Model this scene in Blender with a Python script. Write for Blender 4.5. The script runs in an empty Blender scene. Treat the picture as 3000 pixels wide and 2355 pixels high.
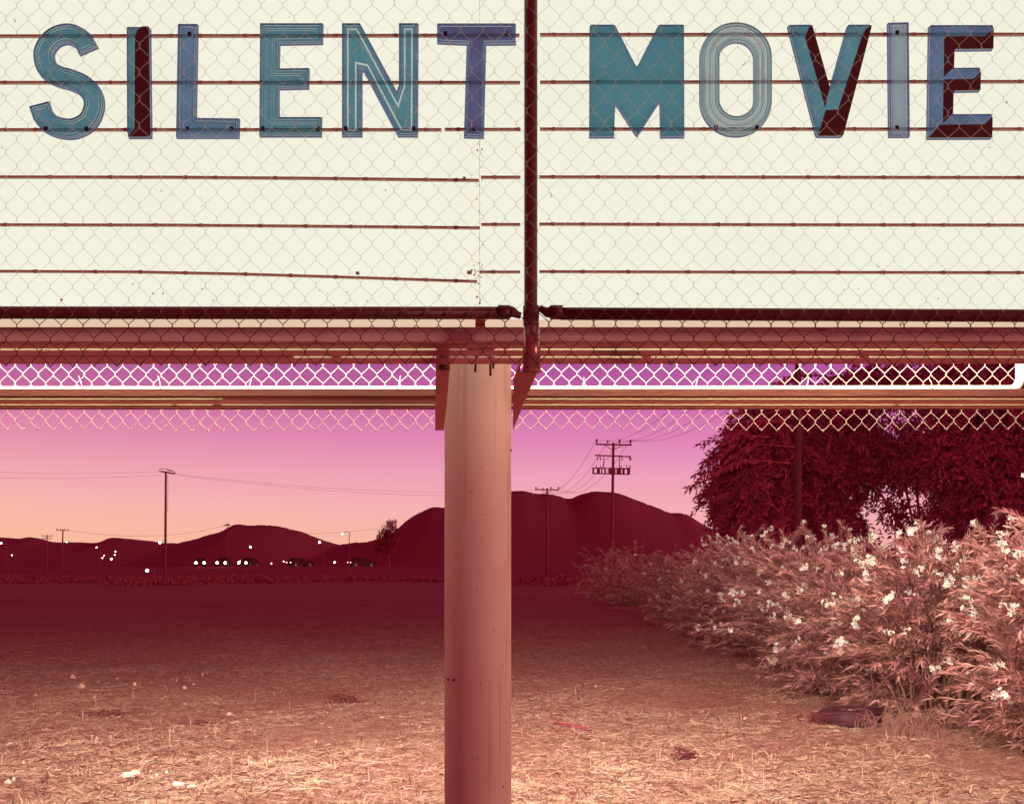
import bpy, math, random
import numpy as np
from mathutils import Vector, Matrix

# ------------------------------------------------------------------ camera, sky, light, exposure
sc = bpy.context.scene
F, HZ, CH = 3090.0, 1665.0, 1.5          # focal length and horizon row in photo pixels, eye height in metres
cam = bpy.data.cameras.new('camera'); cam_o = bpy.data.objects.new('camera', cam)
sc.collection.objects.link(cam_o); sc.camera = cam_o
cam_o.location = (0, 0, CH); cam_o.rotation_euler = (math.radians(90), 0, 0)
cam.sensor_width = 36; cam.lens = 36 * F / 3000
cam.shift_y = (HZ - 1177.5) / 3000
cam.clip_start = 0.05; cam.clip_end = 9000

world = bpy.data.worlds.new('World'); sc.world = world; world.use_nodes = True
nt = world.node_tree; nt.nodes.clear()
out = nt.nodes.new('ShaderNodeOutputWorld'); bg = nt.nodes.new('ShaderNodeBackground')
tc = nt.nodes.new('ShaderNodeTexCoord'); sep = nt.nodes.new('ShaderNodeSeparateXYZ')
nt.links.new(tc.outputs['Generated'], sep.inputs[0])
def ramp(stops):
    r = nt.nodes.new('ShaderNodeValToRGB'); e = r.color_ramp.elements
    while len(e) < len(stops): e.new(0.5)
    for k, (p, c) in zip(e, stops): k.position = p; k.color = (*c, 1)
    nt.links.new(sep.outputs['Z'], r.inputs[0]); return r
glow = ramp([(0, (.97, .47, .33)), (.022, (.95, .49, .37)), (.055, (.93, .46, .45)), (.088, (.87, .37, .49)),
             (.125, (.76, .24, .46)), (.16, (.56, .135, .38)), (.20, (.38, .085, .30)), (.34, (.30, .03, .12)), (1, (.175, .006, .043))])
dusk = ramp([(0, (.40, .05, .11)), (.06, (.52, .10, .15)), (.14, (.48, .08, .14)), (.28, (.31, .022, .085)), (.45, (.22, .010, .06)), (1, (.175, .006, .043))])
# the afterglow stands beyond the hills (+Y); the sky behind the camera is deep dusk
mr = nt.nodes.new('ShaderNodeMapRange'); mr.interpolation_type = 'SMOOTHSTEP'
mr.inputs['From Min'].default_value = -.5; mr.inputs['From Max'].default_value = .75
nt.links.new(sep.outputs['Y'], mr.inputs['Value'])
mx = nt.nodes.new('ShaderNodeMix'); mx.data_type = 'RGBA'
nt.links.new(mr.outputs[0], mx.inputs['Factor']); nt.links.new(dusk.outputs[0], mx.inputs[6]); nt.links.new(glow.outputs[0], mx.inputs[7])
# warmer towards the sunset point on the left, pinker to the right
mr2 = nt.nodes.new('ShaderNodeMapRange')
mr2.inputs['From Min'].default_value = -.45; mr2.inputs['From Max'].default_value = .35
nt.links.new(sep.outputs['X'], mr2.inputs['Value'])
tint = nt.nodes.new('ShaderNodeMix'); tint.data_type = 'RGBA'
tint.inputs[6].default_value = (1.0, 1.04, .90, 1); tint.inputs[7].default_value = (.98, .88, 1.06, 1)
nt.links.new(mr2.outputs[0], tint.inputs['Factor'])
mul = nt.nodes.new('ShaderNodeMix'); mul.data_type = 'RGBA'; mul.blend_type = 'MULTIPLY'; mul.inputs['Factor'].default_value = 1
nt.links.new(mx.outputs[2], mul.inputs[6]); nt.links.new(tint.outputs[2], mul.inputs[7])
nt.links.new(mul.outputs[2], bg.inputs['Color']); bg.inputs['Strength'].default_value = 1.0
nt.links.new(bg.outputs[0], out.inputs[0])

sun = bpy.data.lights.new('dusk_sun', 'SUN'); sun.energy = 1.0; sun.angle = math.radians(6); sun.color = (1, .68, .56)
sun_o = bpy.data.objects.new('dusk_sun', sun); sc.collection.objects.link(sun_o)
sun_o.rotation_euler = (math.radians(87.2), 0, math.radians(60))  # fill light added from behind the camera for the beams and post

sc.view_settings.view_transform = 'Standard'; sc.view_settings.look = 'None'
sc.view_settings.exposure = 0; sc.view_settings.gamma = 1
try: sc.view_settings.use_curve_mapping = False
except Exception: pass
sc.render.engine = 'CYCLES'
cy = sc.cycles
cy.use_denoising = True
cy.max_bounces = 6; cy.diffuse_bounces = 3; cy.glossy_bounces = 2; cy.transparent_max_bounces = 24
cy.sample_clamp_indirect = 4.0
cy.caustics_reflective = False; cy.caustics_refractive = False

# brightness of the lit things
FACE = (.90, .885, .735)       # the glowing letter board towards the camera
REAR = 25.0                     # the same board's far face, overexposed in the photograph
TUBE = 30.0                     # fluorescent tubes in the cabinet

rnd = random.Random(7); rng = np.random.default_rng(11)
C = sc.collection

# ------------------------------------------------------------------ helpers
def P(px, py, Y):
    "the point at distance Y that the photograph shows at pixel (px, py)"
    return Vector(((px - 1500) / F * Y, Y, CH + (HZ - py) / F * Y))
def PX(px, Y): return (px - 1500) / F * Y
def PZ(py, Y): return CH + (HZ - py) / F * Y

class MB:
    def __init__(s): s.v = []; s.f = []
    def add(s, vs, fs):
        b = len(s.v); s.v.extend([tuple(v) for v in vs]); s.f.extend([tuple(i + b for i in f) for f in fs]); return s
    def box(s, x0, x1, y0, y1, z0, z1):
        return s.add([(x0,y0,z0),(x1,y0,z0),(x1,y1,z0),(x0,y1,z0),(x0,y0,z1),(x1,y0,z1),(x1,y1,z1),(x0,y1,z1)],
                     [(0,3,2,1),(4,5,6,7),(0,1,5,4),(1,2,6,5),(2,3,7,6),(3,0,4,7)])
    def bbox(s, x0, x1, y0, y1, z0, z1, b=.002):
        "box with chamfered long edges along x"
        ys = [(y0+b, z0), (y1-b, z0), (y1, z0+b), (y1, z1-b), (y1-b, z1), (y0+b, z1), (y0, z1-b), (y0, z0+b)]
        n = 8; vs = [(x0, y, z) for y, z in ys] + [(x1, y, z) for y, z in ys]
        fs = [(i, (i+1) % n, (i+1) % n + n, i + n) for i in range(n)] + [tuple(range(n-1, -1, -1)), tuple(range(n, 2*n))]
        return s.add(vs, [tuple(reversed(f)) for f in fs])
    def beam(s, a, b, w, h):
        "straight bar from a to b, w wide (sideways), h high"
        a, b = Vector(a), Vector(b); d = (b - a).normalized()
        up = Vector((0, 0, 1)) if abs(d.z) < .9 else Vector((0, 1, 0))
        sd = d.cross(up).normalized() * (w/2); u = sd.cross(d).normalized() * (h/2)
        vs = [a-sd-u, a+sd-u, a+sd+u, a-sd+u, b-sd-u, b+sd-u, b+sd+u, b-sd+u]
        return s.add(vs, [(0,1,2,3),(7,6,5,4),(0,4,5,1),(1,5,6,2),(2,6,7,3),(3,7,4,0)])
    def tube(s, path, r, n=8, caps=True):
        path = [Vector(p) for p in path]; m = len(path)
        rr = r if hasattr(r, '__len__') else [r] * m
        base = len(s.v); ref = None
        for i, p in enumerate(path):
            d = (path[min(i+1, m-1)] - path[max(i-1, 0)])
            d = d.normalized() if d.length > 1e-9 else Vector((0, 0, 1))
            if ref is None: ref = Vector((0, 0, 1)) if abs(d.z) < .9 else Vector((1, 0, 0))
            u = d.cross(ref); u = u.normalized() if u.length > 1e-6 else d.orthogonal().normalized()
            w = u.cross(d).normalized(); ref = w
            for k in range(n):
                a = 2 * math.pi * k / n
                s.v.append(tuple(p + (u * math.cos(a) + w * math.sin(a)) * rr[i]))
        for i in range(m - 1):
            for k in range(n):
                k2 = (k + 1) % n
                s.f.append((base+i*n+k, base+i*n+k2, base+(i+1)*n+k2, base+(i+1)*n+k))
        if caps:
            s.f.append(tuple(base + k for k in range(n-1, -1, -1))); s.f.append(tuple(base + (m-1)*n + k for k in range(n)))
        return s
    def prism(s, poly, y0, y1, back=True):
        "polygon given as (x, z) pairs, extruded from y0 (towards the camera) to y1"
        if area(poly) < 0: poly = poly[::-1]
        n = len(poly); vs = [(x, y0, z) for x, z in poly] + [(x, y1, z) for x, z in poly]
        fs = [tuple(range(n))] + [(i, i+n, (i+1) % n + n, (i+1) % n) for i in range(n)]
        if back: fs.append(tuple(range(2*n-1, n-1, -1)))
        return s.add(vs, fs)
    def lathe(s, prof, o=(0,0,0), n=16):
        "profile of (r, z) pairs turned round the z axis"
        b = len(s.v)
        for r, z in prof:
            for k in range(n):
                a = 2*math.pi*k/n; s.v.append((o[0]+r*math.cos(a), o[1]+r*math.sin(a), o[2]+z))
        for i in range(len(prof)-1):
            for k in range(n):
                k2 = (k+1) % n; s.f.append((b+i*n+k, b+i*n+k2, b+(i+1)*n+k2, b+(i+1)*n+k))
        return s
    def mesh(s, name, smooth=False):
        me = bpy.data.meshes.new(name); me.from_pydata(s.v, [], s.f); me.update()
        if smooth: me.polygons.foreach_set('use_smooth', [True] * len(me.polygons))
        return me
    def obj(s, name, m, parent=None, smooth=False, loc=None):
        return link(name, s.mesh(name, smooth), m, parent, loc)

def area(p): return .5 * sum(p[i][0]*p[(i+1) % len(p)][1] - p[(i+1) % len(p)][0]*p[i][1] for i in range(len(p)))
def link(name, me, m, parent=None, loc=None):
    o = bpy.data.objects.new(name, me); C.objects.link(o)
    if m is not None and not me.materials:
        for x in (m if isinstance(m, (list, tuple)) else [m]): me.materials.append(x)
    if loc is not None: o.location = loc
    if parent is not None: o.parent = parent
    return o
def tag(o, label=None, cat=None, group=None, kind=None):
    if label: o['label'] = label
    if cat: o['category'] = cat
    if group: o['group'] = group
    if kind: o['kind'] = kind
    return o
def thing(name, label, cat, loc=(0,0,0), group=None):
    o = bpy.data.objects.new(name, None); C.objects.link(o); o.location = loc; o.empty_display_size = .1
    return tag(o, label, cat, group)
def np_mesh(name, V, Q, smooth=False):
    "V: n x 3 points, Q: m x k faces of one size"
    me = bpy.data.meshes.new(name); k = Q.shape[1]; m = len(Q)
    me.vertices.add(len(V)); me.vertices.foreach_set('co', np.ascontiguousarray(V, dtype=np.float32).ravel())
    me.loops.add(m * k); me.loops.foreach_set('vertex_index', np.ascontiguousarray(Q, dtype=np.int32).ravel())
    me.polygons.add(m); me.polygons.foreach_set('loop_start', np.arange(0, m*k, k, dtype=np.int32))
    if smooth: me.polygons.foreach_set('use_smooth', np.ones(m, dtype=bool))
    me.update(calc_edges=True); me.validate(); return me

# ------------------------------------------------------------------ materials
def nodes(name):
    m = bpy.data.materials.new(name); m.use_nodes = True; t = m.node_tree; t.nodes.clear()
    o = t.nodes.new('ShaderNodeOutputMaterial'); return m, t, o
def N(t, kind, **kw):
    n = t.nodes.new(kind)
    for k, v in kw.items():
        if k in n.inputs: n.inputs[k].default_value = v
        else: setattr(n, k, v)
    return n
def mixc(t, fac, a, b, mode='MIX'):
    n = t.nodes.new('ShaderNodeMix'); n.data_type = 'RGBA'; n.blend_type = mode
    for sock, val in ((n.inputs['Factor'], fac), (n.inputs[6], a), (n.inputs[7], b)):
        if hasattr(val, 'links'): t.links.new(val, sock)
        elif isinstance(val, (int, float)): sock.default_value = val
        else: sock.default_value = (*val[:3], 1)
    return n.outputs[2]
def thr(t, sock, a, b):
    n = N(t, 'ShaderNodeMapRange'); n.inputs['From Min'].default_value = a; n.inputs['From Max'].default_value = b
    t.links.new(sock, n.inputs['Value']); return n.outputs[0]
def noise(t, scale, detail=4, stretch=None, coord='Object', rough=.55):
    c = N(t, 'ShaderNodeTexCoord'); n = N(t, 'ShaderNodeTexNoise', Scale=scale, Detail=detail, Roughness=rough)
    src = c.outputs[coord]
    if stretch:
        mp = N(t, 'ShaderNodeMapping'); mp.inputs['Scale'].default_value = stretch
        t.links.new(src, mp.inputs[0]); src = mp.outputs[0]
    t.links.new(src, n.inputs['Vector']); return n.outputs['Fac']
def surf(name, a, b, scale=6, detail=5, stretch=None, rough=.8, metal=0, bump=0, bscale=None, spots=None, island=0, streak=None):
    "two-tone procedural surface with relief, optional dark spots and a per-piece change of tone"
    m, t, o = nodes(name); bs = N(t, 'ShaderNodeBsdfPrincipled'); bs.inputs['Roughness'].default_value = rough
    bs.inputs['Metallic'].default_value = metal; bs.inputs['Specular IOR Level'].default_value = .25
    n1 = noise(t, scale, detail, stretch); col = mixc(t, thr(t, n1, .3, .7), a, b)
    if spots:
        sc_, lo, hi, c = spots; n2 = noise(t, sc_, 3); col = mixc(t, thr(t, n2, lo, hi), col, c)
    if streak: col = mixc(t, thr(t, noise(t, 5, 5, (5, 5, .22)), .56, .80), col, streak); col = mixc(t, thr(t, noise(t, 70, 3), .68, .74), col, tuple(x*.6 for x in streak))
    if island:
        g = N(t, 'ShaderNodeNewGeometry'); mrx = thr(t, g.outputs['Random Per Island'], 0, 1)
        k = N(t, 'ShaderNodeMapRange'); k.inputs['To Min'].default_value = 1 - island; k.inputs['To Max'].default_value = 1 + island
        t.links.new(mrx, k.inputs['Value'])
        hs = N(t, 'ShaderNodeHueSaturation'); t.links.new(k.outputs[0], hs.inputs['Value']); t.links.new(col, hs.inputs['Color']); col = hs.outputs[0]
    t.links.new(col, bs.inputs['Base Color'])
    if bump:
        bp = N(t, 'ShaderNodeBump', Strength=bump, Distance=.01)
        t.links.new(noise(t, bscale or scale * 3, 6, stretch), bp.inputs['Height']); t.links.new(bp.outputs[0], bs.inputs['Normal'])
    t.links.new(bs.outputs[0], o.inputs[0]); return m
def glowing(name, col, strength=1.0, vary=0.0, stain=None):
    m, t, o = nodes(name); e = N(t, 'ShaderNodeEmission', Strength=strength)
    c = col
    if vary: c = mixc(t, noise(t, 1.1, 4), tuple(x*(1-vary) for x in col), tuple(x*(1+vary) for x in col))
    if stain:      # grime and rust marks on the plastic itself
        n1 = noise(t, 26, 3); c = mixc(t, thr(t, n1, .735, .78), c, stain)
    if hasattr(c, 'links'): t.links.new(c, e.inputs['Color'])
    else: e.inputs['Color'].default_value = (*c, 1)
    t.links.new(e.outputs[0], o.inputs[0]); return m
def tinted(name, a, b, scale=9, gloss=.05, stretch=None, milk=.6):
    "clear coloured plastic: filters what is behind it, with a faint gloss"
    m, t, o = nodes(name); tr = N(t, 'ShaderNodeBsdfTransparent'); gl = N(t, 'ShaderNodeBsdfGlossy', Roughness=.25)
    c = mixc(t, thr(t, noise(t, scale, 4, stretch), .3, .7), a, b); t.links.new(c, tr.inputs['Color'])
    tl_ = N(t, 'ShaderNodeBsdfTranslucent'); t.links.new(c, tl_.inputs['Color'])
    mt = N(t, 'ShaderNodeMixShader'); mt.inputs[0].default_value = milk; t.links.new(tr.outputs[0], mt.inputs[1]); t.links.new(tl_.outputs[0], mt.inputs[2])
    mxs = N(t, 'ShaderNodeMixShader'); mxs.inputs[0].default_value = gloss
    t.links.new(mt.outputs[0], mxs.inputs[1]); t.links.new(gl.outputs[0], mxs.inputs[2]); t.links.new(mxs.outputs[0], o.inputs[0]); return m

M = {}
M['face'] = glowing('board_plastic', FACE, 1, .05, (.55, .42, .25))
M['rear_face'] = glowing('rear_board_plastic', (1, .90, .76), REAR)
M['lip'] = surf('lip_paint', (.95, .80, .62), (.90, .70, .52), 8, spots=(40, .62, .68, (.25, .07, .05)))
M['lip_glow'] = glowing('lip_plastic', (.78, .56, .40), 1, .06, (.30, .10, .06))
M['tube'] = glowing('tube_glass', (1, .78, .52), TUBE)
M['lining'] = surf('lining_paint', (.9, .78, .55), (.85, .7, .45), 5)
M['track'] = surf('track_metal', (.46, .24, .16), (.56, .31, .20), 30, rough=.6)
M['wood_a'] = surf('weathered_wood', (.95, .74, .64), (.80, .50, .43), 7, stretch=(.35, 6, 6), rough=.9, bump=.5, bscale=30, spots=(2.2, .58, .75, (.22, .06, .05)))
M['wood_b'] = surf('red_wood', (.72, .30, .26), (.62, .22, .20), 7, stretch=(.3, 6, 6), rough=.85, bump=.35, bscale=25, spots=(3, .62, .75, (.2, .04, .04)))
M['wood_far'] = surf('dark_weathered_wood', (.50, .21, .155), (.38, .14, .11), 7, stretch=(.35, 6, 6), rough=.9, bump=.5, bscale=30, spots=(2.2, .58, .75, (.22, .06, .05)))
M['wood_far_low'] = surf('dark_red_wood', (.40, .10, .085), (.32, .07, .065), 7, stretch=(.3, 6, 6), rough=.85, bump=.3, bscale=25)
M['trim'] = surf('pale_trim', (.95, .75, .60), (.85, .55, .45), 4, stretch=(.5, 8, 8), spots=(7, .60, .66, (.35, .1, .08)))
M['trim2'] = surf('cream_trim', (.97, .85, .55), (.9, .72, .45), 4, stretch=(.5, 8, 8), spots=(5, .66, .70, (.35, .1, .08)))
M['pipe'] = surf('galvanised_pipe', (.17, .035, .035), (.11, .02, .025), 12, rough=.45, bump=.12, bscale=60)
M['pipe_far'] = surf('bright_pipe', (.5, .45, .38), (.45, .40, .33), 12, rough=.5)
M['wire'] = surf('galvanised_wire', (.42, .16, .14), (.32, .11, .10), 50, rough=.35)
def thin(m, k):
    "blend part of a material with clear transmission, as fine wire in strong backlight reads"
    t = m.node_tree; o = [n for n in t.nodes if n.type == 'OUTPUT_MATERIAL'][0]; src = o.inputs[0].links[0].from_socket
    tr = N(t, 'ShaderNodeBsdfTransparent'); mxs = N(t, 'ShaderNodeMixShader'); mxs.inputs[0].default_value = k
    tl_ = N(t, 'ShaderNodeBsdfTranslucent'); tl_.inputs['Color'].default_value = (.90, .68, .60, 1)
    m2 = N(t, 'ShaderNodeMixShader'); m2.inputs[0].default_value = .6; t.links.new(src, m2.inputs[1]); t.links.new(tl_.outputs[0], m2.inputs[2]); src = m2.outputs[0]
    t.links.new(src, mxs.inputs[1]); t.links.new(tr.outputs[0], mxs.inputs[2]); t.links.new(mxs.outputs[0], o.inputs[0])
M['wire_low'] = surf('corroded_wire', (.20, .06, .055), (.14, .04, .04), 50, rough=.6)  # lower wire kept dark; board glare is imitated by the thinned upper wire
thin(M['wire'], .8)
M['wire_far'] = surf('galvanised_wire_bright', (.40, .26, .21), (.32, .20, .16), 50, rough=.5)
M['pole'] = surf('painted_steel', (.76, .46, .40), (.66, .37, .32), 3, stretch=(1, 1, .35), rough=.6, bump=.12, bscale=40, streak=(.50, .20, .18), spots=(1.4, .50, .80, (.55, .17, .17)))
M['bracket'] = surf('bracket_steel', (.55, .17, .13), (.46, .13, .11), 9, rough=.7, bump=.1, spots=(20, .66, .7, (.15, .03, .03)))
M['bolt'] = surf('rusty_bolt', (.22, .05, .05), (.14, .03, .03), 30, rough=.7)
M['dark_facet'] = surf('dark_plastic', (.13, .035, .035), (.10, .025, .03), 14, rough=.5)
M['clip'] = surf('clip_metal', (.05, .02, .04), (.035, .015, .03), 30, rough=.6)
M['ground'] = None
M['hill'] = surf('dry_hillside', (.42, .06, .10), (.37, .05, .09), .02, rough=1)
M['hill_far'] = surf('far_hillside', (.42, .06, .10), (.37, .05, .09), .01, rough=1)
M['post'] = surf('creosoted_wood', (.38, .045, .085), (.33, .04, .075), 3, stretch=(4, 4, .5), rough=.95)
M['cable'] = surf('cable_black', (.55, .25, .30), (.5, .22, .26), 3, rough=.8)
M['leaf_dark'] = surf('tree_leaf', (.48, .032, .10), (.40, .026, .085), 1.5, rough=.8, island=.08)
M['bark'] = surf('bark', (.50, .06, .10), (.40, .045, .08), 5, stretch=(3, 3, .6), rough=1, bump=.5)
M['oleander'] = surf('oleander_leaf', (.70, .40, .33), (.42, .13, .15), 2.5, rough=.6, island=.55)
M['stem'] = surf('oleander_stem', (.40, .20, .13), (.28, .11, .09), 8, rough=.8)
M['petal'] = surf('white_petal', (1, .97, .86), (.96, .92, .78), 20, rough=.6)
M['straw'] = surf('dry_straw', (.84, .60, .42), (.60, .34, .25), 2.0, rough=.85, island=.45)
M['twig'] = surf('dark_twig', (.24, .06, .065), (.17, .04, .045), 10, rough=.9)
M['vine'] = surf('dry_vine', (.50, .25, .20), (.38, .16, .14), 6, rough=.8)
M['rubber'] = surf('tyre_rubber', (.12, .03, .045), (.085, .022, .032), 14, rough=.55, bump=.2, bscale=60)
M['paper'] = surf('white_paper', (.98, .90, .78), (.9, .78, .64), 12, rough=.8, bump=.3)
M['stone'] = surf('pale_stone', (.72, .48, .38), (.58, .32, .26), 9, rough=.9, bump=.5)
M['lath'] = surf('pink_lath', (.50, .09, .14), (.42, .07, .11), 10, rough=.7)
M['cup_dark'] = surf('cup_inside', (.12, .03, .03), (.09, .02, .02), 10)
M['lamp'] = glowing('lamp_glass', (1, .93, .74), 14)
M['tail'] = glowing('tail_lamp', (1, .42, .42), 5)
M['car_paint'] = surf('car_paint', (.13, .015, .03), (.11, .012, .025), 2, rough=1)
M['car_glass'] = surf('car_glass', (.1, .012, .025), (.09, .01, .02), 2, rough=1)
M['asphalt'] = surf('asphalt', (.14, .03, .04), (.11, .02, .03), 1, rough=.9)

# ------------------------------------------------------------------ ground, hills
def gz(x, y):
    "height of the ground: low swells and clods"
    x = np.asarray(x, float); y = np.asarray(y, float)
    h = .035*np.sin(.9*x+.6)*np.sin(.55*y+1.3) + .018*np.sin(2.3*x-1.1*y) + .010*np.sin(5.1*x+3.7*y+.4) + .008*np.sin(-6.7*x+8.9*y)
    h = h + .006*np.sin(17*x+5*y) * np.sin(13*y-3*x)
    return h * np.clip((90 - y) / 60, 0, 1)
def ground():
    xs = np.concatenate([-np.geomspace(9, 6000, 26)[::-1], np.linspace(-8.9, 8.9, 240), np.geomspace(9, 6000, 26)])
    ys = np.concatenate([-np.geomspace(.2, 3000, 22)[::-1], np.linspace(0, 30, 420)[0:], np.geomspace(30.3, 7000, 50)])
    X, Y = np.meshgrid(xs, ys); Z = gz(X, Y)
    near = (np.abs(X) < 8.9) & (Y > 4) & (Y < 30)
    Z = Z + np.where(near, rng.normal(0, .006, X.shape), 0)
    n, k = X.shape; idx = np.arange(n*k).reshape(n, k)
    Q = np.stack([idx[:-1,:-1], idx[:-1,1:], idx[1:,1:], idx[1:,:-1]], -1).reshape(-1, 4)
    m, t, o = nodes('dry_field'); bs = N(t, 'ShaderNodeBsdfPrincipled'); bs.inputs['Roughness'].default_value = 1; bs.inputs['Specular IOR Level'].default_value = .05
    c = mixc(t, thr(t, noise(t, .55, 6, None, 'Object', .65), .35, .68), (.50, .165, .145), (.62, .37, .28))
    c = mixc(t, thr(t, noise(t, 7, 6, None, 'Object', .7), .42, .62), (.36, .12, .105), c)
    c = mixc(t, thr(t, noise(t, 60, 4, (1, .5, 1)), .35, .75), c, mixc(t, .5, c, (.78, .52, .33)))
    c = mixc(t, thr(t, noise(t, 45, 5, (1, .6, 1), 'Object', .75), .52, .66), c, (.30, .09, .08))
    t.links.new(c, bs.inputs['Base Color'])
    bp = N(t, 'ShaderNodeBump', Strength=1.0, Distance=.03); t.links.new(noise(t, 38, 8, None, 'Object', .7), bp.inputs['Height'])
    t.links.new(bp.outputs[0], bs.inputs['Normal']); t.links.new(bs.outputs[0], o.inputs[0]); M['ground'] = m
    tag(link('ground', np_mesh('ground', np.stack([X, Y, Z], -1).reshape(-1, 3), Q, True), m), kind='structure')
ground()

def hill(name, prof, Y0, depth, m, rough=.012, seed=1):
    r = np.random.default_rng(seed); prof = np.array(prof, float)
    px = np.arange(prof[0, 0], prof[-1, 0] + .1, 6.0); py = np.interp(px, prof[:, 0], prof[:, 1])
    k = np.ones(5) / 5; py = np.convolve(np.pad(py, 2, 'edge'), k, 'valid')
    X = (px - 1500) / F * Y0; H = CH + (HZ - py) / F * Y0
    crest = r.normal(0, 1, len(H)) * rough * Y0 * .012; Hs = np.convolve(np.pad(H, 12, 'edge'), np.ones(25)/25, 'valid')
    ts = np.array([0, .12, .3, .5, .68, .82, .92, 1.0]); rows = []
    for t in ts:
        z = (H * t**3 + Hs * (1 - t**3)) * t**1.25 - (1 - t) * 2 + (crest if t == 1 else 0)
        rows.append(np.stack([X, np.full_like(X, Y0 - depth * (1 - t)), z], -1))
    for t in (.9, .6, .2, 0):
        rows.append(np.stack([X, np.full_like(X, Y0 + depth * (1 - t) * .7), H * t - (1 - t) * 2], -1))
    V = np.stack(rows); a, b = V.shape[:2]; idx = np.arange(a*b).reshape(a, b)
    Q = np.stack([idx[:-1,:-1], idx[:-1,1:], idx[1:,1:], idx[1:,:-1]], -1).reshape(-1, 4)
    tag(link(name, np_mesh(name, V.reshape(-1, 3), Q, True), m), kind='structure')
hill('far_ridge', [(-500,1600),(-300,1585),(-120,1578),(0,1573),(25,1575),(60,1578),(85,1571),(130,1580),(150,1588),(230,1588),(290,1590),
      (325,1573),(345,1575),(430,1583),(480,1590),(560,1592),(700,1596),(1000,1600),(1400,1604),(2200,1606),(2700,1604),(3300,1600),(3800,1610)], 1500, 300, M['hill_far'], seed=2)
hill('round_hill', [(440,1650),(500,1600),(520,1590),(570,1580),(600,1570),(620,1563),(642,1561),(665,1546),(690,1534),(712,1536),(722,1540),(770,1537),
      (820,1541),(850,1550),(890,1558),(905,1566),(940,1580),(985,1593),(1050,1610),(1150,1645)], 800, 170, M['hill_far'], seed=3)
hill('main_hill', [(900,1640),(985,1596),(1010,1593),(1050,1587),(1062,1590),(1110,1578),(1150,1562),(1190,1525),(1220,1505),(1240,1498),(1255,1488),(1280,1484),
      (1303,1488),(1340,1484),(1400,1462),(1460,1444),(1502,1438),(1540,1438),(1570,1447),(1605,1445),(1640,1454),(1667,1464),(1700,1448),(1735,1439),(1790,1441),
      (1815,1445),(1850,1459),(1900,1478),(1930,1488),(1958,1503),(1990,1502),(2010,1505),(2040,1523),(2065,1540),(2120,1566),(2250,1590),(2400,1600),(2700,1606),(3300,1625)], 480, 130, M['hill'], seed=4)

def bounce_apron():
    "pale gravel lot in front of the sign, on the photographer's side"
    xs = np.linspace(-9, 9, 40); ys = np.linspace(-9, 3.3, 30); X, Y = np.meshgrid(xs, ys); Z = gz(X, Y) + .03 + .01*np.sin(3*X)*np.sin(2.2*Y); Z[:, 0] -= .12; Z[:, -1] -= .12; Z[0] -= .12; Z[-1] -= .12
    idx = np.arange(X.size).reshape(X.shape); Q = np.stack([idx[:-1,:-1], idx[:-1,1:], idx[1:,1:], idx[1:,:-1]], -1).reshape(-1, 4)
    tag(link('gravel_lot', np_mesh('gravel_lot', np.stack([X, Y, Z], -1).reshape(-1, 3), Q, True), surf('pale_gravel', (.84, .74, .62), (.72, .60, .50), 30, rough=.95, bump=.6, bscale=60)), kind='structure')
bounce_apron()
# low embankment that carries the distant road
def embank():
    Y = np.array([150, 158, 163, 176, 181, 190.]); Z = np.array([-.05, 1.3, 1.75, 1.75, 1.3, -.05]); xs = np.linspace(-190, 60, 60)
    V = np.array([[(x, y + .0006*(x+60)**2, z) for x in xs] for y, z in zip(Y, Z)]); idx = np.arange(6*60).reshape(6, 60)
    Q = np.stack([idx[:-1,:-1], idx[:-1,1:], idx[1:,1:], idx[1:,:-1]], -1).reshape(-1, 4)
    tag(link('road_embankment', np_mesh('road_embankment', V.reshape(-1, 3), Q), M['hill']), kind='structure')
    V2 = np.array([[(x, y + .0006*(x+60)**2, 1.756) for x in xs] for y in (164, 175)]); i2 = np.arange(120).reshape(2, 60)
    Q2 = np.stack([i2[:-1,:-1], i2[:-1,1:], i2[1:,1:], i2[1:,:-1]], -1).reshape(-1, 4)
    tag(link('road', np_mesh('road', V2.reshape(-1, 3), Q2), M['asphalt']), kind='structure')
embank()

# ------------------------------------------------------------------ the marquee sign
XL, XR, TOP = -2.72, 2.42, 5.6
sign = thing('marquee_sign', 'glowing cream letter board above weathered wooden beams, carried on the round post', 'sign', (PX(1400, 4.15), 4.15, 0))
def SB(mb, name, m, smooth=False): 
    o = mb.obj(name, m, None, smooth); o.parent = sign; o.matrix_parent_inverse = Matrix.Translation(-sign.location); return o
YB = 3.60
seam = PX(1405, YB)
SB(MB().box(XL, seam - .0015, YB, YB + .008, PZ(935, YB), TOP), 'face_panel', M['face'])
SB(MB().box(seam + .0015, XR, YB, YB + .008, PZ(935, YB), TOP), 'face_panel', M['face'])
# bottom rim of the face; its emission stands in for light on it
SB(MB().box(XL, PX(1392, 3.59), 3.588, 3.606, PZ(957, 3.588), PZ(935.5, 3.588)), 'face_rim', M['lip_glow'])
SB(MB().box(PX(1422, 3.59), XR, 3.588, 3.606, PZ(957, 3.588), PZ(935.5, 3.588)), 'face_rim', M['lip_glow'])
SB(MB().box(PX(1392, 3.59)+.001, PX(1422, 3.59)-.001, 3.578, 3.606, PZ(964, 3.58), PZ(930, 3.58)), 'joint_plate', M['bracket'])
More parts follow.
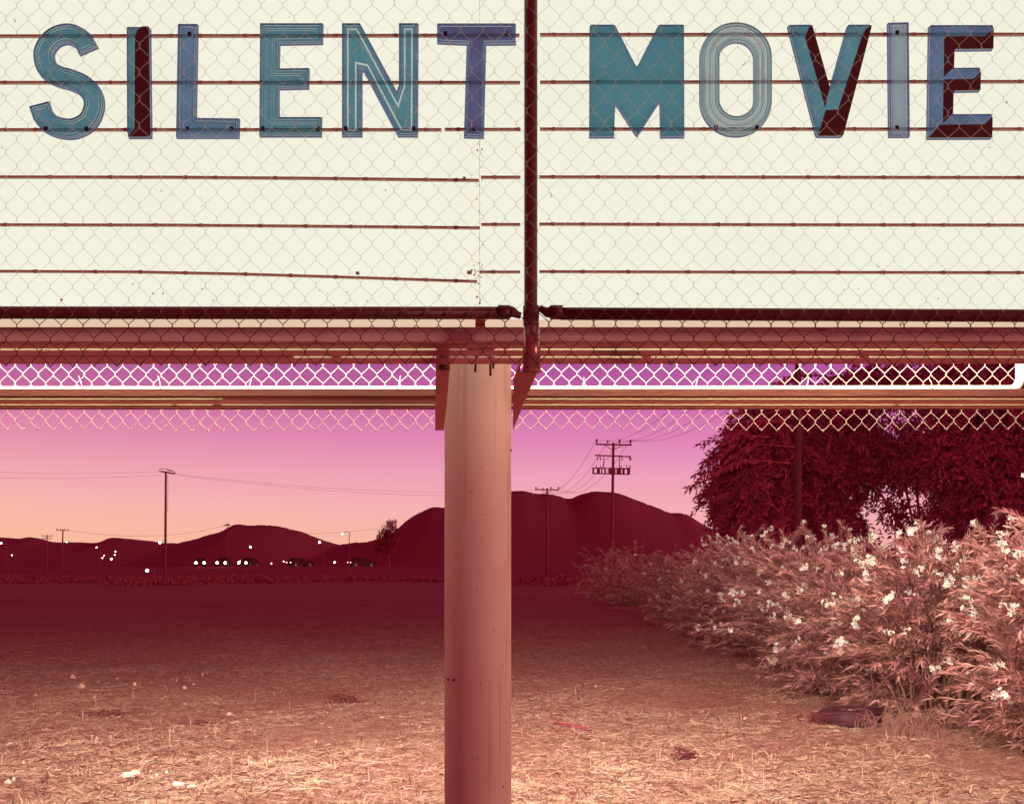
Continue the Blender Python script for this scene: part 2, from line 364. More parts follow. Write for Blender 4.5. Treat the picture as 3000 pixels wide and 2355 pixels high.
# cabinet shell and rear face
SB(MB().box(XL, XR, 4.66, 4.668, 2.43, TOP), 'rear_panel', M['rear_face'])
SB(MB().box(XL, XR, 4.62, 4.64, 2.405, TOP), 'inner_lining', M['lining'])  # sheet added to keep the rear panel's light out of the cabinet
SB(MB().box(XL - .01, XR + .01, 3.59, 4.68, TOP + .002, TOP + .05), 'cabinet_roof', M['bracket'])
SB(MB().box(XL - .03, XL - .003, 3.59, 4.655, 2.36, TOP), 'end_plate', M['bracket'])
SB(MB().box(XR + .003, XR + .03, 3.59, 4.655, 2.36, TOP), 'end_plate', M['bracket'])
# letter tracks: pieces with their own sag, as (x, y) pixel runs
TR = [[(-420,105),(0,107),(1522,105)], [(-420,243),(0,243),(1524,243)], [(-420,380),(0,381),(1293,381)], [(1303,380),(1525,380)],
      [(-420,519),(0,519),(500,520),(900,523),(1403,529)], [(-420,658),(0,659),(500,660),(1000,664),(1406,668)], [(-420,794),(0,795),(400,797),(700,803),(1000,812),(1398,825)],
      [(1582,103),(3000,102),(3700,102)], [(1582,242),(3000,240),(3700,240)], [(1582,379),(3000,379),(3700,379)],
      [(1409,520),(1525,520)], [(1580,519),(2300,520),(3000,521),(3700,521)], [(1410,658),(1524,658)], [(1580,657),(2300,659),(3000,660),(3700,661)],
      [(1405,797),(1524,797)], [(1580,796),(2300,798),(3000,799),(3700,800)]]
FIX = MB().box(-.006, .006, -.0028, .0015, -.0062, .0062).mesh('track_fixing'); FIX.materials.append(M['track'])
def SB_at(me, name, p): return link(name, me, None, sign, tuple(Vector(p) - sign.location))
for run in TR:
    mb = MB(); hw = 2.9 * 3.58 / F
    pts = [P(x, y, 3.588) for x, y in run]
    for a, b in zip(pts, pts[1:]):
        x1 = min(b.x, XR - .005); x0 = max(a.x, XL + .005)
        mb.add([(x0,3.582,a.z-hw),(x1,3.582,b.z-hw),(x1,3.596,b.z-hw),(x0,3.596,a.z-hw),(x0,3.582,a.z+hw),(x1,3.582,b.z+hw),(x1,3.596,b.z+hw),(x0,3.596,a.z+hw)],
               [(0,3,2,1),(4,5,6,7),(0,1,5,4),(1,2,6,5),(2,3,7,6),(3,0,4,7)])
    SB(mb, 'letter_track', M['track'])
    x, end = run[0][0] + 40, run[-1][0]           # track fixings
    while x < min(end, 3100):
        y = np.interp(x, [q[0] for q in run], [q[1] for q in run]); p = P(x, y, 3.58)
        if x > -60: SB_at(FIX, 'track_fixing', p)
        x += rnd.choice([88, 132, 176])
for x, y, w, h in ((1047, 799, 5, 3.5), (1375, 797, 7, 4), (1360, 521, 4, 3)):
    p = P(x, y, 3.585); SB(MB().box(p.x-w*.00116, p.x+w*.00116, 3.585, 3.5995, p.z-h*.00116, p.z+h*.00116), 'loose_clip', M['track'])
def rust(px, py, r, n=7):
    mb = MB(); p = P(px, py, 3.5985); poly = []
    for k in range(n):
        a = 2*math.pi*k/n; q = r*rnd.uniform(.5, 1.2)*.00116; poly.append((p.x+q*math.cos(a), p.z+q*math.sin(a)))
    mb.prism(poly, 3.5985, 3.5998); SB(mb, 'rust_spot', M['track'])
for a in ((1405,425,2),(1399,440,3),(1412,438,2.5),(1416,460,2),(1392,790,3),(1388,778,2.5),(1402,770,2),(1413,777,2.5),(1410,812,2.5),(1398,870,4),(1406,888,3),
          (1129,557,3),(448,860,2.5),(478,859,3),(180,878,4),(625,880,2.5),(1075,882,2.5),(1397,585,2),(2950,300,3),(2362,500,2),(1868,860,3),(1410,360,2)): rust(*a)

for _ in range(34): rust(1405 + rnd.gauss(0, 7), rnd.uniform(420, 890), rnd.uniform(.8, 2.2))
for _ in range(16): rust(1400 + rnd.gauss(0, 12), 795 + rnd.gauss(0, 16), rnd.uniform(1.2, 3.4))
for _ in range(26): rust(rnd.uniform(0, 3000), rnd.uniform(840, 895), rnd.uniform(.8, 2.4))
# beams under the face: sill, rails and the open slits between them
def plank(y0, y1, Yf, d, m, name='beam_plank', x0=XL, x1=XR, sag=0):
    return SB(MB().bbox(x0, x1, Yf, Yf + d, PZ(y1, Yf), PZ(y0, Yf), .0015), name, m)
jx = PX(1426, 3.57)
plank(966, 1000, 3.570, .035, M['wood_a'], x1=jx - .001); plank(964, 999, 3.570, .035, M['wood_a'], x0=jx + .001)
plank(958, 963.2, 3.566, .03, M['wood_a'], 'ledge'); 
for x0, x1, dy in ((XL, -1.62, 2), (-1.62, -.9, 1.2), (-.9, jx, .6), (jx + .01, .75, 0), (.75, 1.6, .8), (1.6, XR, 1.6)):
    plank(964 + dy, 966.6 + dy, 3.560, .009, M['trim'], 'paint_edge', x0 + .001, x1 - .001)  # pale strip painted in place of the highlight along the ledge
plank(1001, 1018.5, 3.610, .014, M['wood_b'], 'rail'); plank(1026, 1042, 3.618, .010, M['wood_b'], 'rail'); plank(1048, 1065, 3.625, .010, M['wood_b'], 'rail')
# the second line of light is closed off towards the left
SB(MB().bbox(XL, PX(860, 3.63), 3.630, 3.636, PZ(1050, 3.63), PZ(1040, 3.63)), 'slit_cover', M['wood_b'])
for x in (-2.3, -1.5, -.62, .45, 1.2, 2.0): SB(MB().box(x, x+.03, 3.637, 3.655, PZ(1064, 3.64), PZ(1030, 3.64)-.012), 'rail_strap', M['wood_b'])
# far beam
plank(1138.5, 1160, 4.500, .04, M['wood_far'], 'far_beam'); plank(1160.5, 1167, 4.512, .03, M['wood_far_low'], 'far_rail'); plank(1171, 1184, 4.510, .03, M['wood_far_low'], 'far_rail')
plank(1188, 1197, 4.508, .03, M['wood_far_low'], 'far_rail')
plank(1166.8, 1171, 4.502, .03, M['trim2'], 'cream_strip', XL, PX(650, 4.5)); plank(1166.8, 1171, 4.502, .03, M['trim2'], 'cream_strip', PX(1510, 4.5), XR)  # cream colour stands in for light leaking through the far beam
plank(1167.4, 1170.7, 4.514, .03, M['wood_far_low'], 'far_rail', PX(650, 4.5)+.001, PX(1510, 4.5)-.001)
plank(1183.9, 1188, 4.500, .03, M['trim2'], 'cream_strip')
# fluorescent tubes inside the cabinet, above the open bottom
for x in (-2.5, -1.75, .06, .72, 1.38): SB(MB().tube([(x, 3.90, 2.50), (x + .6, 3.90, 2.50)], .013, 10), 'light_tube', M['tube'], True)
for x in (-2.55, -.18, 1.99): SB(MB().box(x, x + .02, 3.86, 3.94, 2.485, 2.56), 'tube_socket', M['bracket'])
# post under the sign
px_, py_ = PX(1400, 4.15), 4.15
SB(MB().lathe([(.1315, -.1), (.1312, 1.0), (.1310, 2.0), (.1310, 2.36)], (px_, py_, 0), 64), 'post', M['pole'], True)
for x, y, r in ((1320,1990,5),(1336,1991,7),(1314,1988,2.5),(1489,2176,2.5),(1473,2304,4),(1501,1319,5),(1382,1440,2),(1411,1372,2)):
    p = P(x, y, 4.15); dx = max(-.128, min(.128, p.x - px_)); yy = py_ - math.sqrt(.1313**2 - dx*dx); q = r*.0011
    z = CH + (HZ - y) / F * yy; SB(MB().box(px_+dx-q, px_+dx+q, yy - .0012, yy + .004, z - q*.7, z + q*.7), 'rust_chip', M['bolt'])
# mounting plate with hanging bolts on top of the post
SB(MB().prism([(PX(1384,3.9),PZ(1000,3.9)),(PX(1474,3.9),PZ(1000,3.9)),(PX(1468,3.9),PZ(1042,3.9)),(PX(1448,3.9),PZ(1067,3.9)),(PX(1376,3.9),PZ(1067,3.9)),(PX(1374,3.9),PZ(1050,3.9)),(PX(1380,3.9),PZ(1045,3.9))], 3.66, 3.672), 'mounting_plate', M['bracket'])
for x, y0, y1 in ((1396, 1036, 1090), (1436, 1036, 1101), (1444, 1045, 1080)):
    p0, p1 = P(x, y0, 3.654 if x != 1444 else 3.69), P(x + (-4 if x == 1396 else 1), y1, 3.654 if x != 1444 else 3.69)
    SB(MB().tube([p0, p1], .0042, 8), 'bolt', M['bolt'], True)
    if x != 1444: SB(MB().lathe([(0, -.004), (.011, -.004), (.011, .005), (0, .005)], (p0.x, p0.y, p0.z), 6), 'nut', M['bolt'])
# left and right brackets at the post
def poly(pts, Y): return [(PX(x, Y), PZ(y, Y)) for x, y in pts]
SB(MB().prism(poly([(1282,1000),(1317,1000),(1318,1083),(1310,1180),(1301,1262),(1276,1262),(1276,1170),(1278,1085),(1279,1008)], 3.72), 3.70, 3.71), 'bracket_plate', M['bracket'])
SB(MB().box(PX(1314,3.7), PX(1319,3.7), 3.664, 3.699, PZ(1082,3.69), PZ(1004,3.69)), 'bracket_flange', M['bracket'])
SB(MB().box(PX(1281,3.7), PX(1286,3.7), 3.664, 3.699, PZ(1082,3.69), PZ(1004,3.69)), 'bracket_flange', M['bracket'])
SB(MB().tube([P(1296,1030,3.70)+Vector((0,-.012,0)), P(1297,1081,3.70)+Vector((0,-.012,0))], .006, 8), 'bolt', M['bolt'])
SB(MB().prism(poly([(1505,1110),(1524,1061),(1525,1088),(1576,1088),(1570,1099),(1503,1258),(1503,1192),(1505,1150)], 3.60), 3.60, 3.61), 'bracket_plate', M['bracket'])
SB(MB().prism(poly([(1504,1112),(1523,1060),(1524,1120),(1503,1195)], 3.66), 3.64, 3.75), 'bracket_arm', M['bracket'])

# ------------------------------------------------------------------ letters
def zz1(pts): return [(x*.68934, y*.68934) for x, y in pts]                 # points read off a 2176-wide enlargement
def zz2(pts): return [(1500 + x*.68934, y*.68934) for x, y in pts]
YL = 3.566
def W(pts): return [(PX(x, YL), PZ(y, YL)) for x, y in pts]
def inset(poly, d):
    n = len(poly); out = []
    s = 1 if area(poly) > 0 else -1
    for i in range(n):
        p0, p1, p2 = Vector(poly[i-1]), Vector(poly[i]), Vector(poly[(i+1) % n])
        e1 = (p1-p0).normalized(); e2 = (p2-p1).normalized()
        n1 = Vector((-e1.y, e1.x))*s; n2 = Vector((-e2.y, e2.x))*s
        b = n1 + n2; k = max(.3, 1 + n1.dot(n2)); q = p1 + b * (d / k); out.append((q.x, q.y))
    return out
def ring(mb, a, b, ya, yb):
    n = len(a)
    mb.add([(x, ya, z) for x, z in a] + [(x, yb, z) for x, z in b], [(i, (i+1) % n, (i+1) % n + n, i + n) for i in range(n)])
def T(name, a, k=.82, **kw):
    a = tuple(x*q/f for x, q, f in zip(a, (.885, .865, .715), FACE))
    return tinted(name, a, tuple(x*k for x in a), **kw)
tl = {'teal': T('teal_plastic', (.10, .26, .375), stretch=(3, 1, .6)), 'teal_edge': T('teal_edge', (.13, .22, .39)), 'line': T('groove_plastic', (.075, .205, .295)),
      'mid': T('teal_mid', (.10, .275, .375), stretch=(5, 1, .5)), 'clear': T('clear_line', (.62, .72, .80)), 'blue': T('blue_plastic', (.13, .22, .42), .7), 'deep': T('violet_plastic', (.13, .14, .34), .62, scale=6),
      'pale': T('pale_plastic', (.30, .42, .52), .8, stretch=(6, 1, .4)), 'pale_line': T('pale_line', (.20, .26, .35)), 'palest': T('palest_plastic', (.50, .60, .68)), 'lav': T('lavender_plastic', (.33, .37, .58), .8),
      'side': T('side_plastic', (.16, .20, .42)), 'm': T('flat_teal', (.082, .25, .355), .88, scale=4)}
def letter(label, outline, bands, fill, side, clips=(), hole=None, strip=False, facets=(), depth=.014, group='plastic letters on the board'):
    pts = W(outline)
    if area(pts) < 0: pts = pts[::-1]
    cx = sum(p[0] for p in pts)/len(pts); lo = min(p[1] for p in pts)
    t = thing('sign_letter', label, 'letter', (cx, YL, lo), group)
    def part(mb, name, m, lab=None):
        o = mb.obj(name, m, t); o.matrix_parent_inverse = Matrix.Translation(-t.location)
        if lab: o['label'] = lab
        return o
    u = .00116
    mb = MB(); n = len(pts)
    sl = inset(pts, -1.2*u)
    mb.add([(x, YL + .001, z) for x, z in pts] + [(x, YL + depth, z) for x, z in sl], [(i, i+n, (i+1) % n + n, (i+1) % n) for i in range(n)])
    if hole:
        h0 = W(hole); h0 = h0 if area(h0) > 0 else h0[::-1]; nh = len(h0)
        mb.add([(x, YL + .001, z) for x, z in h0] + [(x, YL + depth, z) for x, z in h0], [(i, (i+1) % nh, (i+1) % nh + nh, i+nh) for i in range(nh)])
    part(mb, 'side_wall', tl[side])
    d0 = 0; Yd = YL
    for k, (d, mt) in enumerate(bands):
        mb = MB(); dy = -.0012 if mt in ('line', 'pale_line') else 0
        ring(mb, inset(pts, d0*u), inset(pts, d*u), YL + dy, YL + dy)
        if hole: ring(mb, inset(h0, -d*u), inset(h0, -d0*u), YL + dy, YL + dy)
        part(mb, 'edge_band' if k == 0 else 'ridge', tl[mt]); d0 = d
    mb = MB(); inn = inset(pts, d0*u) if d0 else pts
    if hole: ring(mb, inn, inset(h0, -d0*u), YL, YL)
    elif strip: n2 = len(inn); mb.add([(x, YL, z) for x, z in inn], [(i, i+1, n2-2-i, n2-1-i) for i in range(n2//2 - 1)])
    else: mb.add([(x, YL, z) for x, z in inn], [tuple(range(len(inn)))])
    part(mb, 'letter_face', tl[fill])
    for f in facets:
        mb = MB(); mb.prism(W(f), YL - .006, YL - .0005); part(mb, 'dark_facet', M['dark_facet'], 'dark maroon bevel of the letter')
    for x, y in clips:
        p = P(x, y, YL - .004); part(MB().box(p.x-.006, p.x+.006, YL-.005, YL-.0015, p.z-.007, p.z+.007), 'clip', M['clip'])
    return t
def crom(pts, k=8):
    out = []; p = [Vector(q) for q in pts]; p = [2*p[0]-p[1]] + p + [2*p[-1]-p[-2]]
    for i in range(1, len(p)-2):
        for j in range(k):
            s = j/k; a, b, c, d = p[i-1:i+3]
            out.append(.5*((2*b)+(c-a)*s+(2*a-5*b+4*c-d)*s*s+(3*b-a-3*c+d)*s**3))
    out.append(p[-2]); return out
cl = crom([(374,216),(352,173),(292,143),(232,157),(192,200),(184,245),(203,295),(250,323),(305,339),(357,364),(391,408),(396,458),(372,512),(322,542),(270,545),(215,526),(178,487),(164,442)], 5)
L_, R_ = [], []
for i, p in enumerate(cl):
    d = (cl[min(i+1, len(cl)-1)] - cl[max(i-1, 0)]).normalized(); nn = Vector((-d.y, d.x))*42
    L_.append(tuple(p+nn)); R_.append(tuple(p-nn))
L_ = L_[:1] + L_[5:-5] + L_[-1:]; R_ = R_[:1] + R_[5:-5] + R_[-1:]
G = [(7, 'teal_edge'), (9.5, 'line'), (15, 'mid'), (17, 'line'), (22, 'teal')]
S1 = lambda pts: zz1(pts)
letter('teal curved plastic letter S with concentric grooves, first of the word SILENT', zz1(L_ + R_[::-1]), [(5, 'teal_edge'), (7.5, 'line'), (13, 'teal'), (14.5, 'line'), (18, 'mid')], 'teal', 'side', [(134, 377), (253, 378)], strip=True)
letter('narrow letter I with its right side dark maroon, between S and L', zz1([(538,119),(543,116),(630,116),(636,120),(641,584),(546,585),(540,560)]), [(4, 'teal_edge')], 'teal', 'side',
       facets=[zz1([(606,117),(633,117),(641,583),(546,584),(560,566),(574,555),(576,160),(584,136)])])
letter('blue plastic letter L with three dark clips', zz1([(756,103),(838,103),(831,495),(838,502),(1015,504),(1013,584),(748,584)]), [(6, 'side'), (9, 'line'), (20, 'blue'), (23, 'mid')], 'blue', 'side', [(555,100),(548,378),(678,378)])
letter('teal ridged letter E, third letter left of the dark pipe', zz1([(1105,100),(1371,100),(1369,184),(1187,187),(1184,292),(1312,290),(1310,374),(1184,377),(1184,498),(1366,498),(1364,578),(1102,578)]), [(5, 'teal_edge'), (7.5, 'line'), (14, 'teal'), (15.5, 'line'), (20, 'mid'), (21.5, 'line')], 'teal', 'side', [(770,377),(932,378)])
letter('teal letter N with pale inline stripes', zz1([(1453,100),(1530,100),(1686,388),(1695,360),(1695,100),(1776,100),(1774,578),(1692,578),(1546,302),(1537,300),(1537,578),(1453,578)]), [(6, 'teal_edge'), (8.5, 'line'), (15, 'teal'), (19.5, 'clear'), (21, 'line')], 'mid', 'side', [(1013,377),(1212,377)])
letter('violet blue letter T beside the dark upright pipe', zz1([(1858,101),(2191,101),(2190,186),(2065,187),(2055,584),(1972,582),(1984,187),(1858,181)]), [(7, 'side'), (9, 'line')], 'deep', 'side', [(1305,99),(1484,99),(1389,377)])
letter('broad flat teal letter M, first of the word MOVIE', zz2([(332,110),(336,106),(432,106),(440,112),(524,276),(530,283),(536,276),(620,112),(628,106),(727,106),(731,110),(733,582),(632,582),(630,440),(624,436),(539,568),(533,577),(527,572),(446,448),(438,444),(434,582),(330,582)]), [(3, 'teal_edge')], 'm', 'side')
def stadium(x0, x1, y0, y1, r, k=12):
    out = []
    for cx, cy, a0 in ((x1-r, y0+r, -90), (x1-r, y1-r, 0), (x0+r, y1-r, 90), (x0+r, y0+r, 180)):
        for j in range(k+1): a = math.radians(a0 + 90*j/k); out.append((cx+r*math.cos(a), cy+r*math.sin(a)))
    return out
letter('pale grey letter O with concentric rings', zz2(stadium(800,1105,96,578,150)), [(4, 'pale'), (6, 'pale_line'), (13, 'pale'), (15, 'pale_line'), (21, 'palest'), (22.5, 'pale_line'), (26, 'palest'), (27.5, 'pale_line')], 'pale', 'side', [(2098,374),(2218,374)], hole=zz2(stadium(882,1028,179,494,72)))
letter('letter V with dark maroon bevels along its right edges', zz2([(1174,112),(1180,107),(1268,106),(1274,110),(1344,370),(1349,376),(1354,370),(1427,110),(1434,106),(1522,106),(1528,112),(1408,574),(1400,580),(1302,580),(1294,574)]), [(4, 'teal_edge')], 'teal', 'side',
       facets=[zz2([(1245,160),(1262,118),(1274,110),(1349,376),(1330,456)]), zz2([(1332,472),(1384,470),(1486,160),(1500,130),(1528,112),(1408,574),(1400,580),(1300,580)])])
letter('pale lavender narrow letter I in MOVIE with two clips', zz2([(1600,98),(1686,96),(1691,580),(1605,580)]), [(6, 'side'), (8, 'pale_line'), (16, 'lav')], 'pale', 'side', [(2629,96),(2628,374)])
letter('letter E with dark maroon lower bevels, last of the row', zz2([(1775,112),(1780,108),(2040,108),(2045,112),(2043,210),(1884,212),(1878,218),(1876,286),(1882,290),(1986,288),(1990,292),(1988,386),(1880,388),(1874,394),(1872,482),(1878,486),(2036,485),(2040,490),(2038,587),(1768,588)]), [(4, 'side')], 'blue', 'side',
       facets=[zz2([(1836,168),(1846,159),(2008,159),(2030,140),(2045,124),(2043,210),(1884,212),(1878,218),(1876,290),(1835,328)]), zz2([(1834,342),(1958,340),(1990,310),(1988,386),(1880,388),(1874,394),(1872,484),(1831,526)]), zz2([(1769,588),(1816,534),(2004,532),(2040,500),(2038,587)])])

# ------------------------------------------------------------------ chain-link guards
def guard(name, label, Yf, x0, x1, bot_px, top_z, m_wire, rad, w=.0715, h=.086, phase=0.0, hem=None):
    z0 = PZ(bot_px, Yf); t = thing(name, label, 'fence', (x0, Yf, z0))
    n = int((x1 - x0) / (w/2)); rows = int((top_z - z0) / (h/2))
    meshes = []
    for par in (0, 1):
        path = []; d = .0048; e = .0014; y = rad * .9
        s = 1 if par == 0 else 0
        # knuckled end: a short return hook
        hx = s*w/2; path += [(hx + (.008 if s else -.008), y*1.5, .010), (hx, y*1.2, -.001)]
        for k in range(rows + 1):
            at = (k + s) % 2            # 1: right extreme, 0: left extreme
            x = w/2 + e if at else -e
            sg = 1 if at else -1
            if k > 0: path.append((x - sg*.0008, sg*y, k*h/2 - d))
            if k > 0: path.append((x - sg*.0008, -sg*y, k*h/2 + d))
            else: path.append((x - sg*.004, -sg*y, .004))
        
        fat = [rad*1.15 if 0 < i < len(path)-1 else rad for i in range(len(path))]
        meshes.append(MB().tube(path, fat, 6).mesh('wire', True))
    for me in meshes:
        me.materials.append(m_wire)
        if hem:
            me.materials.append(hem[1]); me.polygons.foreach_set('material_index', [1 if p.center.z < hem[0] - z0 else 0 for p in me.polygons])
    for i in range(n):
        o = link('wire', meshes[i % 2], None, t, (i*w/2 + phase + rnd.gauss(0, .0011), rnd.gauss(0, .0008), .004*math.sin(i*.09 + 1) + .002*math.sin(i*.31)))
        o.rotation_euler = (rnd.gauss(0, .0006), rnd.gauss(0, .0008), 0)
    return t
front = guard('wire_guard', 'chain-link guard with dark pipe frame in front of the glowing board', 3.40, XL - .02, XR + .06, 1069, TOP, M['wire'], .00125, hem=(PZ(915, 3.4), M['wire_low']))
def FB(mb, name, m, smooth=True):
    o = mb.obj(name, m, front, smooth); o.matrix_parent_inverse = Matrix.Translation(-front.location); return o
yr = 3.430
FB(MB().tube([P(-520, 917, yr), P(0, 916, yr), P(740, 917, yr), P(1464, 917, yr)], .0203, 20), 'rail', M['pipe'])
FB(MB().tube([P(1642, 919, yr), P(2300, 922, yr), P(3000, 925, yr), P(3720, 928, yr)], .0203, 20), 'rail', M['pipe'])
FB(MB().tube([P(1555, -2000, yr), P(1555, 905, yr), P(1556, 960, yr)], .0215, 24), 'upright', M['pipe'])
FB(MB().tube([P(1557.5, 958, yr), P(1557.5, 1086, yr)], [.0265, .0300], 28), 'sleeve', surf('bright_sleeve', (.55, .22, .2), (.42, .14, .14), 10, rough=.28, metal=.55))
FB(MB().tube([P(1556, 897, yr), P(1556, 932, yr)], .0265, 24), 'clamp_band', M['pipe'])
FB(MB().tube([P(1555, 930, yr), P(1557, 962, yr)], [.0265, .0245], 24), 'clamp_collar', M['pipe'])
FB(MB().lathe([(0, 0), (.031, 0), (.031, .006), (0, .006)], tuple(P(1557.5, 1090, yr)), 24), 'sleeve_foot', M['bracket'])
for s, x0, x1, x2 in ((-1, 1459, 1494, 1526), (1, 1648, 1612, 1580)):
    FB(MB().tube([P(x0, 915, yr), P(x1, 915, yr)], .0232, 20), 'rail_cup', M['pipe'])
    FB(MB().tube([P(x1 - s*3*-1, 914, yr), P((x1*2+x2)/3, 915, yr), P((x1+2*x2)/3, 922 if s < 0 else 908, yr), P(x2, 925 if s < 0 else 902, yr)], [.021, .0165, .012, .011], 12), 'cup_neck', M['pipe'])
far = guard('wire_guard', 'brightly lit chain-link guard beyond the far beam, showing under the sign', 4.90, XL - .03, PX(2990, 4.9), 1260, TOP, M['wire_far'], .00145, phase=.012)
def GB(mb, name, m, smooth=True):
    o = mb.obj(name, m, far, smooth); o.matrix_parent_inverse = Matrix.Translation(-far.location); return o
yq = 4.872
cr = [P(x, 1144.5 - max(0, x-500)*.0012, yq) for x in (-300, 0, 500, 1500, 2300)]
cc = P(2956, 1141.5, yq); rr_ = .05
cr += [cc] + [cc + Vector((rr_*math.sin(a), 0, rr_*(1-math.cos(a)))) for a in np.linspace(.25, math.pi/2, 6)] + [cc + Vector((rr_, 0, 1.2)), cc + Vector((rr_, 0, 3.3))]
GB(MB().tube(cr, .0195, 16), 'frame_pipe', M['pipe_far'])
for x in (232, 462, 735, 1172, 1712, 2042, 2368, 2722):
    a = P(x + rnd.uniform(-3, 3), 1106 + rnd.uniform(-6, 3), 4.885); b = P(x + rnd.choice((-7, 6, 9)), 1138, 4.850)
    GB(MB().tube([a, (a + b)/2 + Vector((.003, -.004, .004)), b, b + Vector((0, .03, -.02))], .0019, 6), 'tie_wire', M['wire_far'])

# ------------------------------------------------------------------ utility poles and wires
def utility(label, px, top, Y, arms, r=.13, lean=0, extras=None, name='utility_pole', pm=None):
    b = P(px, HZ, Y); t = thing(name, label, 'utility pole', (b.x, Y, 0), 'utility poles'); zt = PZ(top, Y)
    def pt(mb, nm, m=pm or M['post'], smooth=False): return mb.obj(nm, m, t, smooth)
    pt(MB().tube([(0, 0, -.2), (lean*.5, 0, zt*.5), (lean, 0, zt)], [r*1.15, r, r*.82], 12), 'pole', smooth=True)
    for (xa, xb, y0, y1, th) in arms:
        a = Vector((PX(xa, Y) - b.x, -.12, PZ(y0, Y))); c = Vector((PX(xb, Y) - b.x, -.12, PZ(y1, Y)))
        pt(MB().beam(a, c, .12, th), 'crossarm')
    if extras: extras(pt, b, Y)
    return t
def insul(pt, b, Y, lst, r=.07):
    for x, y0, y1 in lst:
        z0, z1 = PZ(y0, Y), PZ(y1, Y); h = z1 - z0
        pt(MB().lathe([(0, 0), (r*.5, 0), (r*.5, h*.35), (r, h*.4), (r*.8, h*.62), (r, h*.66), (r*.6, h), (0, h)], (PX(x, Y)-b.x, -.12, z0), 8), 'insulator')
def exE(pt, b, Y):
    insul(pt, b, Y, [(1748, 1301, 1286), (1780, 1299, 1291), (1815, 1302, 1288), (1847, 1303, 1288)], .085)
    for s, x in ((-1, 1772), (1, 1826)): pt(MB().beam((PX(x, Y)-b.x, -.1, PZ(1304, Y)), (PX(1794, Y)-b.x, -.1, PZ(1319, Y)), .05, .05), 'arm_brace')
    for x in (1769, 1815): pt(MB().beam((PX(x, Y)-b.x, -.12, PZ(1338, Y)), (PX(x-1, Y)-b.x, -.12, PZ(1373, Y)), .07, .07), 'hanger')
    for x, s in ((1752, -1), (1757, 1), (1820, 1), (1842, 1), (1846, 1)): pt(MB().tube([(PX(x, Y)-b.x, -.12, PZ(1337, Y)), (PX(x+3*s, Y)-b.x, -.12, PZ(1349, Y))], .045, 6), 'fuse_cutout')
    for xa, xb in ((1736, 1740), (1749, 1757), (1762, 1764), (1771, 1774), (1783, 1802), (1807, 1819), (1824, 1829), (1838, 1845)):
        pt(MB().box(PX(xa, Y)-b.x, PX(xb, Y)-b.x, -.35, .25, PZ(1388, Y), PZ(1371, Y)), 'transformer' if xb-xa > 6 else 'rack_post')
    for x, s in ((1748, -1), (1757, 1), (1819, 1), (1837, -1), (1845, 1)): pt(MB().tube([(PX(x, Y)-b.x, -.1, PZ(1372, Y)), (PX(x+2*s, Y)-b.x, -.1, PZ(1363, Y))], [.05, .03], 6), 'bushing')
pE = utility('tall utility pole with three crossarm tiers standing before the hill', 1791, 1297, 88, [(1745, 1850, 1302, 1304, .12), (1742, 1848, 1334, 1338, .10), (1735, 1844, 1371, 1374, .08), (1735, 1844, 1387, 1390, .08)], .125, .17, exE)
def exF(pt, b, Y):
    insul(pt, b, Y, [(1570, 1434, 1426), (1591, 1434, 1429), (1614, 1434, 1426), (1636, 1434, 1426)], .10)
    for x in (1590, 1616): pt(MB().beam((PX(x, Y)-b.x, -.1, PZ(1436, Y)), (PX(1603, Y)-b.x, -.1, PZ(1446, Y)), .05, .05), 'arm_brace')
pF = utility('utility pole with one crossarm peeking over the hill right of the post', 1603, 1430, 134, [(1568, 1638, 1434, 1435, .13)], .14, 0, exF)
def exA(pt, b, Y):
    a = lambda x, y: (PX(x, Y)-b.x, -.16, PZ(y, Y))
    pt(MB().tube([a(467,1381), a(471,1374), a(481,1373), a(492,1374), a(496,1379)], .028, 6), 'jumper_wire')
    pt(MB().beam(a(492,1377), a(508,1380), .10, .10), 'insulator'); pt(MB().beam(a(498,1385), a(513,1388), .12, .12), 'insulator'); pt(MB().beam(a(472,1381), a(481,1382), .12, .12), 'insulator')
    pt(MB().tube([a(508,1380), a(513,1384), a(517,1388)], .025, 6), 'jumper_wire')
    pt(MB().tube([a(494,1390), a(492,1400), a(494,1420), a(493,1500)], .018, 5), 'ground_wire')
pA = utility('lone tall utility pole left of the sign post, standing against the sunset', 484, 1382, 100, [(473, 513, 1381, 1388, .14)], .115, .06, exA)
def exT(lst, arm):
    def f(pt, b, Y): insul(pt, b, Y, lst, .13)
    return f
utility('small distant T-shaped utility pole at the left ridge', 181, 1550, 290, [(165, 202, 1553, 1554, .2)], .2, .3, exT([(167,1552,1547),(178,1552,1548),(190,1553,1548),(200,1553,1548)], 0))
utility('smallest utility pole with two short crossarms, far left on the ridge', 138, 1566, 340, [(122, 154, 1569, 1570, .2), (123, 153, 1576, 1577, .2)], .2, 0, exT([(124,1569,1565),(152,1569,1565)], 0))
utility('tilted crossarm tip showing over the crest of the round hill', 668, 1534, 380, [(655, 673, 1540, 1537, .4), (662, 674, 1534, 1537, .3)], .2)
def exH(pt, b, Y):
    for x in (2634, 2638, 2648): pt(MB().tube([(PX(x, Y)-b.x, -.1, PZ(1558, Y)), (PX(x-1, Y)-b.x, -.1, PZ(1572, Y))], .05, 6), 'insulator')
utility('short dark pole with tilted arm glimpsed under the tree', 2646, 1553, 120, [(2640, 2657, 1556, 1562, .14), (2597, 2643, 1593, 1577, .06)], .17, 0, exH)
utility('thin pole glimpsed under the tree canopy', 2623, 1500, 118, [(2619, 2627, 1503, 1503, .08)], .08)
utility('slim pale-edged pole standing in front of the dark tree', 2338, 900, 26, [(2300, 2376, 905, 905, .1)], .085, pm=surf('dark_post', (.17, .02, .035), (.13, .015, .03), 4, rough=.9))
